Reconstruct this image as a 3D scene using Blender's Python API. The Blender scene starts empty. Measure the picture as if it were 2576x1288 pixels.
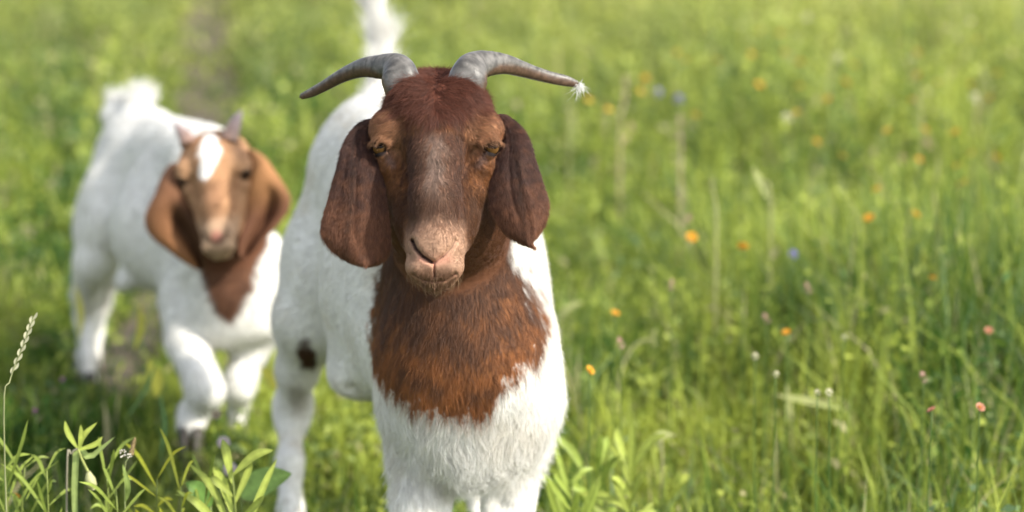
import bpy, math, random
import numpy as np
from mathutils import Vector, Matrix
random.seed(7); rng = np.random.default_rng(7)
R = math.radians

# ------------------------------------------------------------ camera, light, exposure
sc = bpy.context.scene
CAM_Z, PITCH, FPX = 1.2, R(9.5), 5680.0          # FPX: focal length in px of a 2576 px wide picture
cam_d = bpy.data.cameras.new('camera'); cam = bpy.data.objects.new('camera', cam_d)
sc.collection.objects.link(cam); sc.camera = cam
cam.location = (0, 0, CAM_Z); cam.rotation_euler = (math.pi/2 - PITCH, 0, 0)
cam_d.sensor_width = 36; cam_d.lens = FPX/2576*36
cam_d.clip_start = .05; cam_d.clip_end = 2000
cam_d.dof.use_dof = True; cam_d.dof.focus_distance = 3.08; cam_d.dof.aperture_fstop = 2.3

SUN_EL, SUN_AZ = R(39), R(-30)                   # azimuth from +X (picture right), negative = towards the camera side
sun_dir = Vector((math.cos(SUN_EL)*math.cos(SUN_AZ), math.cos(SUN_EL)*math.sin(SUN_AZ), math.sin(SUN_EL)))
world = bpy.data.worlds.new('World'); sc.world = world; world.use_nodes = True
nt = world.node_tree; nt.nodes.clear()
wo = nt.nodes.new('ShaderNodeOutputWorld'); bg = nt.nodes.new('ShaderNodeBackground'); sk = nt.nodes.new('ShaderNodeTexSky')
sk.sky_type = 'NISHITA'; sk.sun_disc = False; sk.sun_elevation = SUN_EL
sk.sun_rotation = math.atan2(sun_dir.x, sun_dir.y)
sk.air_density = 1.0; sk.dust_density = 1.5
hz = nt.nodes.new('ShaderNodeHueSaturation'); hz.inputs['Saturation'].default_value = .38; hz.inputs['Value'].default_value = 1.0   # hazy summer sky
nt.links.new(sk.outputs[0], hz.inputs['Color']); nt.links.new(hz.outputs[0], bg.inputs[0]); nt.links.new(bg.outputs[0], wo.inputs[0]); bg.inputs[1].default_value = .15
sun_l = bpy.data.lights.new('sun', 'SUN'); sun_l.energy = 3.1; sun_l.angle = R(1.5); sun_l.color = (1, .94, .82)
sun = bpy.data.objects.new('sun', sun_l); sc.collection.objects.link(sun)
sun.rotation_euler = sun_dir.to_track_quat('Z', 'Y').to_euler()
sc.view_settings.view_transform = 'Standard'; sc.view_settings.look = 'None'
sc.view_settings.exposure = 1.12; sc.view_settings.gamma = 1; sc.view_settings.use_curve_mapping = False
sc.cycles.max_bounces = 6; sc.cycles.transparent_max_bounces = 6
sc.cycles.use_denoising = True
sc.cycles_curves.shape = 'RIBBONS'

# ------------------------------------------------------------ helpers
FW = np.array([0, math.cos(PITCH), -math.sin(PITCH)]); UP = np.array([0, math.sin(PITCH), math.cos(PITCH)]); RT = np.array([1., 0, 0])
CAM = np.array([0, 0, CAM_Z])
def at(px, py, d):
    return CAM + d*((px-1288)/FPX*RT + (644-py)/FPX*UP + FW)
def H(zx, zy, w=0.):      # measurements of the big goat's head, w = cm towards the camera
    return at(723.4+zx*.537, 94.3+zy*.537, 3.12-w/100)
def K(zx, zy, w=0.):      # the same for the kid
    return at(157+zx*.415, 188.7+zy*.415, 4.5-w/100)
def sstep(a, b, x):
    t = np.clip((x-a)/(b-a), 0, 1); return t*t*(3-2*t)
class Noise:              # cheap smooth noise: sums of randomly oriented sines
    def __init__(s, seed, n=14):
        r = np.random.default_rng(seed)
        s.d = r.normal(size=(n, 3)); s.d /= np.linalg.norm(s.d, axis=1)[:, None]
        s.f = r.uniform(.6, 1.9, n); s.p = r.uniform(0, 6.28, n); s.n = n
    def __call__(s, P, scale):
        q = P/scale
        v = 0
        for d, f, p in zip(s.d, s.f, s.p): v = v + np.sin((q@d)*f*6.28/1.2 + p)
        return v/math.sqrt(s.n)
N1, N2, N3, N4 = Noise(1), Noise(2), Noise(3), Noise(4)

def link(o, parent=None):
    sc.collection.objects.link(o)
    if parent is not None: o.parent = parent
    return o
def tag(o, label=None, cat=None, group=None, kind=None):
    if label: o['label'] = label
    if cat: o['category'] = cat
    if group: o['group'] = group
    if kind: o['kind'] = kind
    return o
def mesh_from(name, V, F, mat, parent=None, col=None, smooth=True):
    V = np.asarray(V, dtype=np.float32); me = bpy.data.meshes.new(name)
    if isinstance(F, np.ndarray):
        k = F.shape[1]; n = len(F)
        me.vertices.add(len(V)); me.vertices.foreach_set('co', V.ravel())
        me.loops.add(n*k); me.loops.foreach_set('vertex_index', F.astype(np.int32).ravel())
        me.polygons.add(n); me.polygons.foreach_set('loop_start', np.arange(n, dtype=np.int32)*k)
        me.update(calc_edges=True)
    else:
        me.from_pydata([tuple(map(float, v)) for v in V], [], F); me.update()
    if smooth: me.polygons.foreach_set('use_smooth', np.ones(len(me.polygons), dtype=bool))
    if col is not None:
        a = me.color_attributes.new('coat', 'FLOAT_COLOR', 'POINT')
        c = np.ones((len(V), 4), dtype=np.float32); c[:, :3] = col; a.data.foreach_set('color', c.ravel())
    me.materials.append(mat)
    return link(bpy.data.objects.new(name, me), parent)

def new_mat(name):
    m = bpy.data.materials.new(name); m.use_nodes = True
    return m, m.node_tree, m.node_tree.nodes['Principled BSDF']
def attr_mat(name, rough=.7, spec=.3, noise_scale=60, noise_amt=.25, bump=.0, sss=0, trans=0.):
    m, t, b = new_mat(name)
    a = t.nodes.new('ShaderNodeAttribute'); a.attribute_name = 'coat'
    tc = t.nodes.new('ShaderNodeTexCoord'); nz = t.nodes.new('ShaderNodeTexNoise'); nz.inputs['Scale'].default_value = noise_scale
    nz.inputs['Detail'].default_value = 6
    t.links.new(tc.outputs['Object'], nz.inputs['Vector'])
    mr = t.nodes.new('ShaderNodeMapRange'); mr.inputs['From Min'].default_value = .25; mr.inputs['From Max'].default_value = .75
    mr.inputs['To Min'].default_value = 1-noise_amt; mr.inputs['To Max'].default_value = 1+noise_amt
    t.links.new(nz.outputs['Fac'], mr.inputs['Value'])
    mx = t.nodes.new('ShaderNodeVectorMath'); mx.operation = 'SCALE'
    t.links.new(a.outputs['Color'], mx.inputs[0]); t.links.new(mr.outputs[0], mx.inputs['Scale'])
    t.links.new(mx.outputs[0], b.inputs['Base Color'])
    b.inputs['Roughness'].default_value = rough; b.inputs['Specular IOR Level'].default_value = spec
    if bump:
        bp = t.nodes.new('ShaderNodeBump'); bp.inputs['Strength'].default_value = bump; bp.inputs['Distance'].default_value = .002
        t.links.new(nz.outputs['Fac'], bp.inputs['Height']); t.links.new(bp.outputs[0], b.inputs['Normal'])
    if trans:
        tr = t.nodes.new('ShaderNodeBsdfTranslucent'); ms = t.nodes.new('ShaderNodeMixShader'); ms.inputs[0].default_value = trans
        t.links.new(mx.outputs[0], tr.inputs['Color'])
        t.links.new(b.outputs[0], ms.inputs[1]); t.links.new(tr.outputs[0], ms.inputs[2])
        t.links.new(ms.outputs[0], t.nodes['Material Output'].inputs['Surface'])
    return m

M_coat = attr_mat('coat_skin', .8, .15, 90, .12)
M_skin = attr_mat('ear_skin', .75, .2, 160, .15, bump=.25, trans=.12)
M_horn = attr_mat('horn_keratin', .42, .45, 220, .22, bump=.3)
M_hoof = attr_mat('hoof_keratin', .5, .4, 90, .2)
M_grass = attr_mat('grass_leaf', .5, .3, 3, .10, trans=.42)
M_plant = attr_mat('plant_leaf', .5, .3, 90, .15, trans=.35)
M_petal = attr_mat('petal', .6, .2, 90, .1, trans=.35)
M_eye, _t, _b = new_mat('eye')
_a = _t.nodes.new('ShaderNodeAttribute'); _a.attribute_name = 'coat'; _t.links.new(_a.outputs['Color'], _b.inputs['Base Color'])
_b.inputs['Roughness'].default_value = .06; _b.inputs['Specular IOR Level'].default_value = .09
def fur_mat(name):
    m, t, b = new_mat(name)
    a = t.nodes.new('ShaderNodeAttribute'); a.attribute_name = 'coat'
    t.links.new(a.outputs['Color'], b.inputs['Base Color'])
    b.inputs['Roughness'].default_value = .5; b.inputs['Specular IOR Level'].default_value = .35
    tr = t.nodes.new('ShaderNodeBsdfTranslucent'); ms = t.nodes.new('ShaderNodeMixShader'); ms.inputs[0].default_value = .25
    t.links.new(a.outputs['Color'], tr.inputs['Color'])
    t.links.new(b.outputs[0], ms.inputs[1]); t.links.new(tr.outputs[0], ms.inputs[2])
    t.links.new(ms.outputs[0], t.nodes['Material Output'].inputs['Surface'])
    return m
M_fur = fur_mat('fur_hair')

# ------------------------------------------------------------ terrain
def ground_z(x, y):
    x = np.asarray(x, float); y = np.asarray(y, float)
    P = np.stack([x, y, 0*x], -1)
    z = -.06 + .10*sstep(4.15, 4.6, y) + .06*np.maximum(0, y-5.5)*sstep(5, 7.5, y)
    z = z - .03*np.maximum(0, y-45)*sstep(45, 60, y)
    return z + .012*N1(P, 1.1) + .004*N2(P, .25)
PATH = np.array([[-.62, 3.4], [-.80, 4.4], [-.93, 5.2], [-.95, 6.2], [-1.05, 7.5], [-1.28, 9.5], [-1.60, 12.], [-2.0, 15.], [-2.6, 20.]])
def path_dist(x, y):
    yy = np.clip(y, PATH[0, 1], PATH[-1, 1])
    return np.abs(x-np.interp(yy, PATH[:, 1], PATH[:, 0])) + 2*np.maximum(0, PATH[0, 1]-y)
def path_half(y): return .085+.010*np.maximum(0, y-5)
xs = np.concatenate([np.linspace(-300, -8, 30), np.linspace(-7.5, 7.5, 170), np.linspace(8, 300, 30)])
ys = np.concatenate([np.linspace(-300, -2, 20), np.linspace(-1, 20, 210), np.linspace(20.5, 600, 60)])
X, Y = np.meshgrid(xs, ys, indexing='ij'); Z = ground_z(X, Y)
V = np.stack([X, Y, Z], -1).reshape(-1, 3); nx_, ny_ = X.shape
I = np.arange(nx_*ny_).reshape(nx_, ny_)
F = np.stack([I[:-1, :-1], I[1:, :-1], I[1:, 1:], I[:-1, 1:]], -1).reshape(-1, 4)
m, t, b = new_mat('meadow_soil')
tc = t.nodes.new('ShaderNodeTexCoord'); n1 = t.nodes.new('ShaderNodeTexNoise'); n1.inputs['Scale'].default_value = 1.7; n1.inputs['Detail'].default_value = 8
cr = t.nodes.new('ShaderNodeValToRGB'); t.links.new(tc.outputs['Object'], n1.inputs[0]); t.links.new(n1.outputs['Fac'], cr.inputs[0])
cr.color_ramp.elements[0].position = .35; cr.color_ramp.elements[0].color = (.030, .045, .012, 1)
cr.color_ramp.elements[1].position = .65; cr.color_ramp.elements[1].color = (.06, .085, .02, 1)
t.links.new(cr.outputs[0], b.inputs['Base Color']); b.inputs['Roughness'].default_value = .95
g = mesh_from('ground', V, F, m); tag(g, 'green meadow ground under the grass', 'ground', kind='structure')
# trodden dirt path, 4 mm above the ground
pv, pf = [], []
py_ = np.arange(4.9, 20, .05)
for j, yv in enumerate(py_):
    cx = float(np.interp(yv, PATH[:, 1], PATH[:, 0]))
    for i in range(9):
        s = (i/8-.5)*2
        w = path_half(yv)*(1.25+.35*math.sin(yv*5.3+ (1 if s > 0 else 0)*2.1))
        xx = cx+s*w; pv.append((xx, yv, float(ground_z(xx, yv))+.004))
pf = [[j*9+i, j*9+i+1, (j+1)*9+i+1, (j+1)*9+i] for j in range(len(py_)-1) for i in range(8)]
m, t, b = new_mat('path_soil')
tc = t.nodes.new('ShaderNodeTexCoord'); n1 = t.nodes.new('ShaderNodeTexNoise'); n1.inputs['Scale'].default_value = 9; n1.inputs['Detail'].default_value = 10
cr = t.nodes.new('ShaderNodeValToRGB'); t.links.new(tc.outputs['Object'], n1.inputs[0]); t.links.new(n1.outputs['Fac'], cr.inputs[0])
cr.color_ramp.elements[0].position = .35; cr.color_ramp.elements[0].color = (.06, .05, .034, 1)
cr.color_ramp.elements[1].position = .7; cr.color_ramp.elements[1].color = (.14, .105, .070, 1)
t.links.new(cr.outputs[0], b.inputs['Base Color']); b.inputs['Roughness'].default_value = .95
bp = t.nodes.new('ShaderNodeBump'); bp.inputs['Distance'].default_value = .02; t.links.new(n1.outputs['Fac'], bp.inputs['Height']); t.links.new(bp.outputs[0], b.inputs['Normal'])
o = mesh_from('path', pv, pf, m); tag(o, 'narrow trodden dirt path through the grass behind the kid', 'path', kind='structure')

# ------------------------------------------------------------ implicit-surface sculpting
def _ell(P, c, r, Rm=None):
    q = P-c
    if Rm is not None: q = q@Rm
    r = np.asarray(r, float)
    a = q/r; k0 = np.sqrt((a*a).sum(1))+1e-9; bb = a/r; k1 = np.sqrt((bb*bb).sum(1))+1e-9
    return k0*(k0-1)/k1
def _cone(P, a, b, ra, rb):
    ab = b-a; h = np.clip(((P-a)@ab)/(ab@ab), 0, 1)
    q = P-a-h[:, None]*ab
    return np.sqrt((q*q).sum(1)) - (ra+(rb-ra)*h)
def smin(a, b, k):
    h = np.maximum(k-np.abs(a-b), 0)/k
    return np.minimum(a, b)-h*h*k*.25
def smax(a, b, k): return -smin(-a, -b, k)
def A(*v): return np.array(v, float)
class Blob:
    """list of primitives joined by smooth union"""
    def __init__(s): s.p = []
    def ell(s, c, r, k=.04, Rm=None): s.p.append(('e', A(*c), r, Rm, k)); return s
    def cone(s, a, b, ra, rb, k=.04): s.p.append(('c', A(*a), A(*b), ra, rb, k)); return s
    def chain(s, pts, k=.03):
        for (a, ra), (b, rb) in zip(pts[:-1], pts[1:]): s.cone(a, b, ra, rb, k)
        return s
    def __call__(s, P):
        d = None
        for q in s.p:
            e = _ell(P, q[1], q[2], q[3]) if q[0] == 'e' else _cone(P, q[1], q[2], q[3], q[4])
            d = e if d is None else smin(d, e, q[-1])
        return d
def seg2(q, pts):          # distance in the face plane to a polyline
    d = np.full(len(q), 1e9)
    for a, b in zip(pts[:-1], pts[1:]):
        a = A(*a); b = A(*b); ab = b-a; h = np.clip(((q-a)@ab)/(ab@ab), 0, 1)
        d = np.minimum(d, np.linalg.norm(q-a-h[:, None]*ab, axis=1))
    return d
NOSTRIL_L = [(-2.95, -12.9), (-2.45, -14.0), (-1.55, -15.0), (-.3, -15.85)]
NOSTRIL_R = [(.3, -15.8), (1.5, -14.9), (2.4, -13.9), (2.85, -13.0)]
MOUTH = [(-2.75, -17.5), (-1.5, -18.25), (0, -18.45), (1.5, -18.25), (2.85, -17.4)]
PHIL = [(0, -15.8), (.05, -18.5)]
def head_sdf(q, kid=False):    # q in cm: x to picture right, y up, w to the camera, origin between the eyes
    B = Blob()
    B.ell((0, 3.8, -5.2), (7.5, 5.2, 7))
    B.ell((0, 2.6, -.3), (5.2, 6.2, 3.6), k=2.5)
    if not kid:
        for s in (-1, 1): B.ell((s*3.1, 6.3, -1.8), (3.4, 3.5, 3.3), k=1.5)
    for s in (-1, 1):
        B.ell((s*6.5, 2.5, -1.7), (2.75, 2.9, 3.3), k=1.6)
    B.chain([((0, 3, .3), 3.4), ((0, -2, 2.3), 3.35), ((0, -7, 3.9), 3.3), ((0, -11.5, 4.4), 3.1)], k=1.6)
    for s in (-1, 1):
        B.chain([((s*4.7, -.5, -4), 3.1), ((s*3.9, -5.5, -2.6), 2.8), ((s*2.9, -9.5, -1.0), 2.5), ((s*1.9, -14, 1.4), 2.2)], k=1.6)
        B.chain([((s*3.2, -2.5, -9), 4.2), ((s*1.9, -12, -2.2), 3.2)], k=2)
        B.ell((s*6.5, -2.2, -2.4), (1.6, 2.1, 2.8), k=1.5)
    B.ell((.1, -14.1, 4.4), (3.95, 4.2, 3.7), k=1.1)
    B.ell((0, -13.3, 6.6), (2.5, 2.3, 1.9), k=1.3)
    for s in (-1, 1): B.ell((s*1.75, -16.4, 5.3), (2.25, 2.0, 2.4), k=.7)
    B.ell((.1, -16.6, 4.2), (3.45, 2.5, 3.3), k=.8)
    B.ell((.1, -18.0, 3.6), (2.7, 1.75, 2.9), k=.9)
    d = B(q)
    if not kid:
        xy = q[:, :2]; fr = sstep(2.0, 4.0, q[:, 2])
        for nn, dp in ((NOSTRIL_L, .6), (NOSTRIL_R, .3)):
            e = seg2(xy, nn); d = d + fr*(dp*np.exp(-(e/.30)**2) - .07*np.exp(-((e-.75)/.45)**2))
        d = d + fr*.35*np.exp(-(seg2(xy, PHIL)/.16)**2) + sstep(0, 2, q[:, 2])*.26*np.exp(-(seg2(xy, MOUTH)/.28)**2)
        # folds along the bridge and under the eyes
        for s in (-1, 1):
            f = sstep(0, 2, q[:, 2])
            d = d + f*.16*np.exp(-(seg2(xy, [(s*3.9, 3), (s*4.2, -3), (s*3.9, -9), (s*3.6, -11)])/.6)**2)
            d = d + .12*np.exp(-(seg2(xy, [(s*5.2, -2.6), (s*6.4, -2.2), (s*7.4, -2.6)])/.25)**2)
        # parting of the poll hair
        d = d + .3*np.exp(-((q[:, 0]+.25)/.6)**2)*sstep(7.5, 9, q[:, 1])*sstep(-4, 0, q[:, 2])
    # eye sockets and lids (eyes)
    for s in (-1, 1):
        c = A(s*7.75, -.15, .35)
        d = smax(d, -_ell(q, c, (1.2, 1.0, 1.6)), .35)
        d = smin(d, _cone(q, A(s*6.3, .45, 1.0), A(s*7.6, 1.0, .8), .26, .36), .9)
        d = smin(d, _cone(q, A(s*7.6, 1.0, .8), A(s*8.9, .45, -.4), .36, .34), .9)
        d = smin(d, _cone(q, A(s*6.4, -.65, .8), A(s*7.6, -1.1, .35), .20, .22), .9)
        d = smin(d, _cone(q, A(s*7.6, -1.1, .35), A(s*8.7, -.75, -.8), .22, .18), .9)
    return d

def surface_nets(f, gx, gy, gz):
    P = np.stack(np.meshgrid(gx, gy, gz, indexing='ij'), -1); sh = P.shape[:3]
    Fv = f(P.reshape(-1, 3)).reshape(sh); S = Fv < 0
    a, b, c = sh
    cnt = np.zeros((a-1, b-1, c-1)); acc = np.zeros((a-1, b-1, c-1, 3))
    for ax in range(3):
        o1, o2 = [i for i in range(3) if i != ax]
        for u in (0, 1):
            for v in (0, 1):
                s0 = [None]*3; s1 = [None]*3
                for i in range(3):
                    n = sh[i]
                    if i == ax: s0[i] = slice(0, n-1); s1[i] = slice(1, n)
                    elif i == o1: s0[i] = s1[i] = slice(u, n-1+u)
                    else: s0[i] = s1[i] = slice(v, n-1+v)
                s0 = tuple(s0); s1 = tuple(s1)
                m = S[s0] != S[s1]
                f0 = Fv[s0][m]; f1 = Fv[s1][m]; tt = (f0/(f0-f1))[:, None]
                acc[m] += P[s0][m]*(1-tt)+P[s1][m]*tt; cnt[m] += 1
    act = cnt > 0; idx = -np.ones(cnt.shape, int); idx[act] = np.arange(act.sum())
    V = acc[act]/cnt[act][:, None]; Q = []
    for ax in range(3):
        o1, o2 = (ax+1) % 3, (ax+2) % 3
        s0 = [slice(1, sh[i]-1) for i in range(3)]; s1 = list(s0)
        s0[ax] = slice(0, sh[ax]-1); s1[ax] = slice(1, sh[ax])
        A0 = S[tuple(s0)]; A1 = S[tuple(s1)]; w = np.argwhere(A0 != A1)
        flip = A0[A0 != A1]
        base = w.copy(); 
        for i in (o1, o2): base[:, i] += 1
        def cell(d1, d2):
            c_ = base.copy(); c_[:, o1] += d1; c_[:, o2] += d2
            return idx[c_[:, 0], c_[:, 1], c_[:, 2]]
        q = np.stack([cell(-1, -1), cell(0, -1), cell(0, 0), cell(-1, 0)], 1)
        q[~flip] = q[~flip][:, ::-1]; Q.append(q)
    return V, np.concatenate(Q)
def grad(f, P, e):
    ks = [A(1, -1, -1), A(-1, -1, 1), A(-1, 1, -1), A(1, 1, 1)]
    g = 0
    for k in ks: g = g + k*f(P+k*e)[:, None]
    return g/(4*e)
def project(f, V, it=2, e=.0008, cap=.004):
    for _ in range(it):
        g = grad(f, V, e); n2 = (g*g).sum(1)+1e-6; d = f(V)
        st = -(d/n2)[:, None]*g; L = np.linalg.norm(st, axis=1)[:, None]+1e-12
        V = V+st*np.minimum(1, cap/L)
    return V
def quad_subdiv(V, Q):
    E = np.concatenate([Q[:, [i, (i+1) % 4]] for i in range(4)]); E = np.sort(E, 1)
    key = E[:, 0].astype(np.int64)*len(V)+E[:, 1]; u, inv = np.unique(key, return_inverse=True)
    ea = u//len(V); eb = u % len(V); n = len(V); m = len(Q)
    V2 = np.concatenate([V, (V[ea]+V[eb])/2, V[Q].mean(1)])
    e = [n+inv[i*m:(i+1)*m] for i in range(4)]; f = n+len(u)+np.arange(m)
    Q2 = np.concatenate([np.stack([Q[:, i], e[i], f, e[i-1]], 1) for i in range(4)])
    return V2, Q2
def relax(V, Q, it=1):
    for _ in range(it):
        s = np.zeros_like(V); c = np.zeros(len(V))
        for i in range(4):
            for j in (1, 3):
                np.add.at(s, Q[:, i], V[Q[:, (i+j) % 4]]); np.add.at(c, Q[:, i], 1)
        V = V*.5+.5*s/c[:, None]
    return V
def grid_axis(lo, hi, flo, fhi, c, f):      # spacing f inside [flo, fhi], c outside
    a = np.arange(flo-c, lo-c, -c)[::-1]; b = np.arange(flo, fhi, f); d = np.arange(b[-1]+f, hi+c, c)
    return np.concatenate([a, b, d])
def sculpt(f, ax, subdiv):
    V, Q = surface_nets(f, *ax)
    V = relax(V, Q, 1); V = project(f, V, 2, .001, .01)
    for i in range(subdiv):
        V, Q = quad_subdiv(V, Q)
        V = project(f, V, 1, .0006, .004)
    return V, Q

# ------------------------------------------------------------ fur
def vnormals(V, Q):
    n = np.cross(V[Q[:, 2]]-V[Q[:, 0]], V[Q[:, 3]]-V[Q[:, 1]]); o = np.zeros_like(V)
    for i in range(4): np.add.at(o, Q[:, i], n)
    return o/(np.linalg.norm(o, axis=1)[:, None]+1e-12), np.linalg.norm(n, axis=1)/2
def norm(v): return v/(np.linalg.norm(v, axis=-1)[..., None]+1e-9)
def scatter(V, Q, N, dens, n_hair, r):
    ar = np.linalg.norm(np.cross(V[Q[:, 2]]-V[Q[:, 0]], V[Q[:, 3]]-V[Q[:, 1]]), axis=1)/2
    w = ar*dens[Q].mean(1); w /= w.sum()
    f = r.choice(len(Q), n_hair, p=w); u = r.random((n_hair, 1)); v = r.random((n_hair, 1)); q = Q[f]
    ip = lambda a: (a[q[:, 0]]*(1-u)+a[q[:, 1]]*u)*(1-v)+(a[q[:, 3]]*(1-u)+a[q[:, 2]]*u)*v
    return ip(V), norm(ip(N))
def make_fur(name, parent, roots, nrm, comb, length, lift, col, radius, seg=4, clump=.5, clump_size=.007, frizz=.12, r=rng, kind='stuff', vary=.25):
    n = len(roots)
    t = comb-(comb*nrm).sum(1)[:, None]*nrm; t = norm(t)
    side = np.cross(nrm, t)
    ang = r.normal(0, .22, n)[:, None]; t = t*np.cos(ang)+side*np.sin(ang)
    L = (length*r.uniform(.6, 1.25, n))[:, None]; lift = np.asarray(lift); lift = (lift*r.uniform(.6, 1.5, n))[:, None]
    cs = clump_size
    cid = np.floor((roots+.4*cs*np.stack([N1(roots, cs*3), N2(roots, cs*3), N3(roots, cs*3)], -1))/cs)
    cc = (cid+.5)*cs; off = cc-roots; off -= (off*nrm).sum(1)[:, None]*nrm
    h = np.sin(cid@A(12.9898, 78.233, 37.719))*43758.5453; h = (h-np.floor(h))[:, None]
    P = []
    wig = r.normal(size=(n, 3))*L*frizz
    for i in range(seg+1):
        s = i/seg
        p = roots + t*L*s + nrm*L*lift*(s-.45*s*s) + off*clump*s*1.2 + side*(h-.5)*L*.5*s*s*clump*1.5 + wig*s*s
        P.append(p)
    P = np.stack(P, 1).astype(np.float32)
    cu = bpy.data.hair_curves.new(name); cu.add_curves([seg+1]*n)
    cu.points.foreach_set('position', P.ravel())
    rad = np.tile(np.linspace(1, .18, seg+1), n).astype(np.float32)*radius
    if 'radius' not in cu.attributes: cu.attributes.new('radius', 'FLOAT', 'POINT')
    cu.attributes['radius'].data.foreach_set('value', rad)
    c = np.ones((n, seg+1, 4), np.float32)
    cv = col*((1+vary*r.uniform(-1, 1, (n, 1))))*(1+1.2*vary*(h-.5))
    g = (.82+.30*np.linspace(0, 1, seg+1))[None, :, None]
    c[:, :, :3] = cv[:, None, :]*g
    ca = cu.attributes.new('coat', 'FLOAT_COLOR', 'POINT'); ca.data.foreach_set('color', np.clip(c, 0, .92).ravel())
    cu.materials.append(M_fur)
    o = link(bpy.data.objects.new(name, cu), parent)
    if kind: o['kind'] = kind
    return o

def mixc(a, b, t): return a*(1-t[:, None])+np.asarray(b, float)*t[:, None]

# ------------------------------------------------------------ horns, ears, eyes
def catmull(pts, n):
    pts = np.asarray(pts, float); m = len(pts); P = np.vstack([2*pts[0]-pts[1], pts, 2*pts[-1]-pts[-2]])
    out = []
    for u in np.linspace(0, m-1-1e-9, n):
        i = int(u); f = u-i; a, b, c, d = P[i:i+4]
        out.append(.5*((2*b)+(c-a)*f+(2*a-5*b+4*c-d)*f*f+(3*b-a-3*c+d)*f**3))
    return np.array(out)
def horn(name, parent, ctr, rad, flat, colf, n=90, m=28, ridge=.03, twist=0., upv=None, dent=0.):
    """swept horn: ctr world points, rad in metres, flat = thickness ratio along the front-back axis"""
    C = catmull(ctr, n); Rr = catmull(np.asarray(rad)[:, None], n)[:, 0]; Rr = np.maximum(Rr, .0008)
    T = norm(np.gradient(C, axis=0)); view = -FW if upv is None else upv
    V = []; cols = []
    L = np.concatenate([[0], np.cumsum(np.linalg.norm(np.diff(C, axis=0), axis=1))])
    for i in range(n):
        e1 = np.cross(T[i], view); e1 /= np.linalg.norm(e1); e2 = np.cross(e1, T[i])
        s = i/(n-1)
        for j in range(m):
            a = 2*math.pi*j/m
            rr = Rr[i]*(1+ridge*.8*math.sin(L[i]*430+2.5*math.sin(L[i]*70)+1.5*math.sin(a*2+L[i]*40))*(1-s)+.8*ridge*math.sin(a*3+L[i]*60))
            ca, sa = math.cos(a), math.sin(a)
            x = math.copysign(abs(ca)**.82, ca); y = math.copysign(abs(sa)**.9, sa)*flat*(1-.18*max(0, -ca*(1 if C[0][0] < -.1 else -1))*s)
            if dent and ca*dent_side(name) < .3: y *= 1
            V.append(C[i]+rr*(x*e1+y*e2)); cols.append(colf(s, ca, sa, L[i]))
    V.append(C[0]); V.append(C[-1]+T[-1]*Rr[-1]); cols += [colf(0, 0, 0, 0), colf(1, 0, 0, L[-1])]
    F = [[i*m+j, i*m+(j+1) % m, (i+1)*m+(j+1) % m, (i+1)*m+j] for i in range(n-1) for j in range(m)]
    F += [[n*m, (j+1) % m, j] for j in range(m)]+[[n*m+1, (n-1)*m+j, (n-1)*m+(j+1) % m] for j in range(m)]
    return mesh_from(name, V, F, M_horn, parent, np.array(cols))
def resample(pts, n):
    pts = catmull(pts, 400); d = np.concatenate([[0], np.cumsum(np.linalg.norm(np.diff(pts, axis=0), axis=1))])
    u = np.linspace(0, d[-1], n); return np.stack([np.interp(u, d, pts[:, k]) for k in range(pts.shape[1])], 1)
def ear(name, parent, fn, Lp, Rp, wprof, bulge, fold, colf, thick=.45, nu=30, nv=80, mat=None):
    """leaf of skin between two outlines; wprof(v), fold(s, v) in cm towards the camera"""
    Ls = resample(Lp, nv); Rs = resample(Rp, nv); V = []; C = []; front = []
    for side in (0, 1):
        for j in range(nv):
            v = j/(nv-1)
            for i in range(nu):
                s = i/(nu-1); xy = Ls[j]*(1-s)+Rs[j]*s
                edge = math.sqrt(max(0, 1-(2*s-1)**4))*min(1, (1-v)*14)*min(1, v*14+.3)
                w = wprof(v)+bulge*(1-(2*s-1)**2)+fold(s, v)
                th = thick*edge*(.35+.65*(1-v))
                w += th/2 if side == 0 else -th/2
                p = fn(xy[0], xy[1], w); V.append(p); C.append(colf(s, v, side))
                if side == 0: front.append(p)
    n = nu*nv
    F = [[j*nu+i, (j+1)*nu+i, (j+1)*nu+i+1, j*nu+i+1] for j in range(nv-1) for i in range(nu-1)]
    F += [[f[3]+n, f[2]+n, f[1]+n, f[0]+n] for f in F]
    rim = [i for i in range(nu)]+[j*nu+nu-1 for j in range(1, nv)]+[(nv-1)*nu+i for i in range(nu-2, -1, -1)]+[j*nu for j in range(nv-2, 0, -1)]
    F += [[rim[k], rim[(k+1) % len(rim)], rim[(k+1) % len(rim)]+n, rim[k]+n] for k in range(len(rim))]
    V = np.array(V); C = np.array(C)
    o = mesh_from(name, V, F, mat or M_skin, parent, C)
    Q = np.array([f for f in F[:(nu-1)*(nv-1)*2]])
    return o, V, Q, C
def eyeball(parent, c, r, gaze, iris, roll=0.):
    gaze = norm(A(*gaze)); e1 = norm(np.cross(gaze, A(0, 0, 1.))*-1+0*gaze); e2 = np.cross(gaze, e1); e2 = e2 if e2[2] > 0 else -e2
    n, m = 40, 48; V = []; C = []
    for i in range(n+1):
        th = math.pi*i/n
        for j in range(m):
            ph = 2*math.pi*j/m; u = math.sin(th)*math.cos(ph); v = math.sin(th)*math.sin(ph); w = math.cos(th)
            bulge = 1+.10*max(0, 1-(th/.85)**2)
            V.append(c+r*bulge*(u*e1+v*e2+w*gaze))
            rr = th/.80
            if rr < 1:
                pu = (abs(u)/.56)**2.6+(abs(v-.14)/.31)**2.6
                k = .8+.35*math.sin(ph*23)*.5*rr
                col = (.004, .004, .004) if pu < 1 else tuple(np.array(iris)*k*(1-.75*max(0, (rr-.8)/.2)))
            else: col = (.02, .012, .01)
            C.append(col)
    F = [[i*m+j, (i+1)*m+j, (i+1)*m+(j+1) % m, i*m+(j+1) % m] for i in range(n) for j in range(m)]
    return mesh_from('eye', V, F, M_eye, parent, np.array(C))
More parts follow.
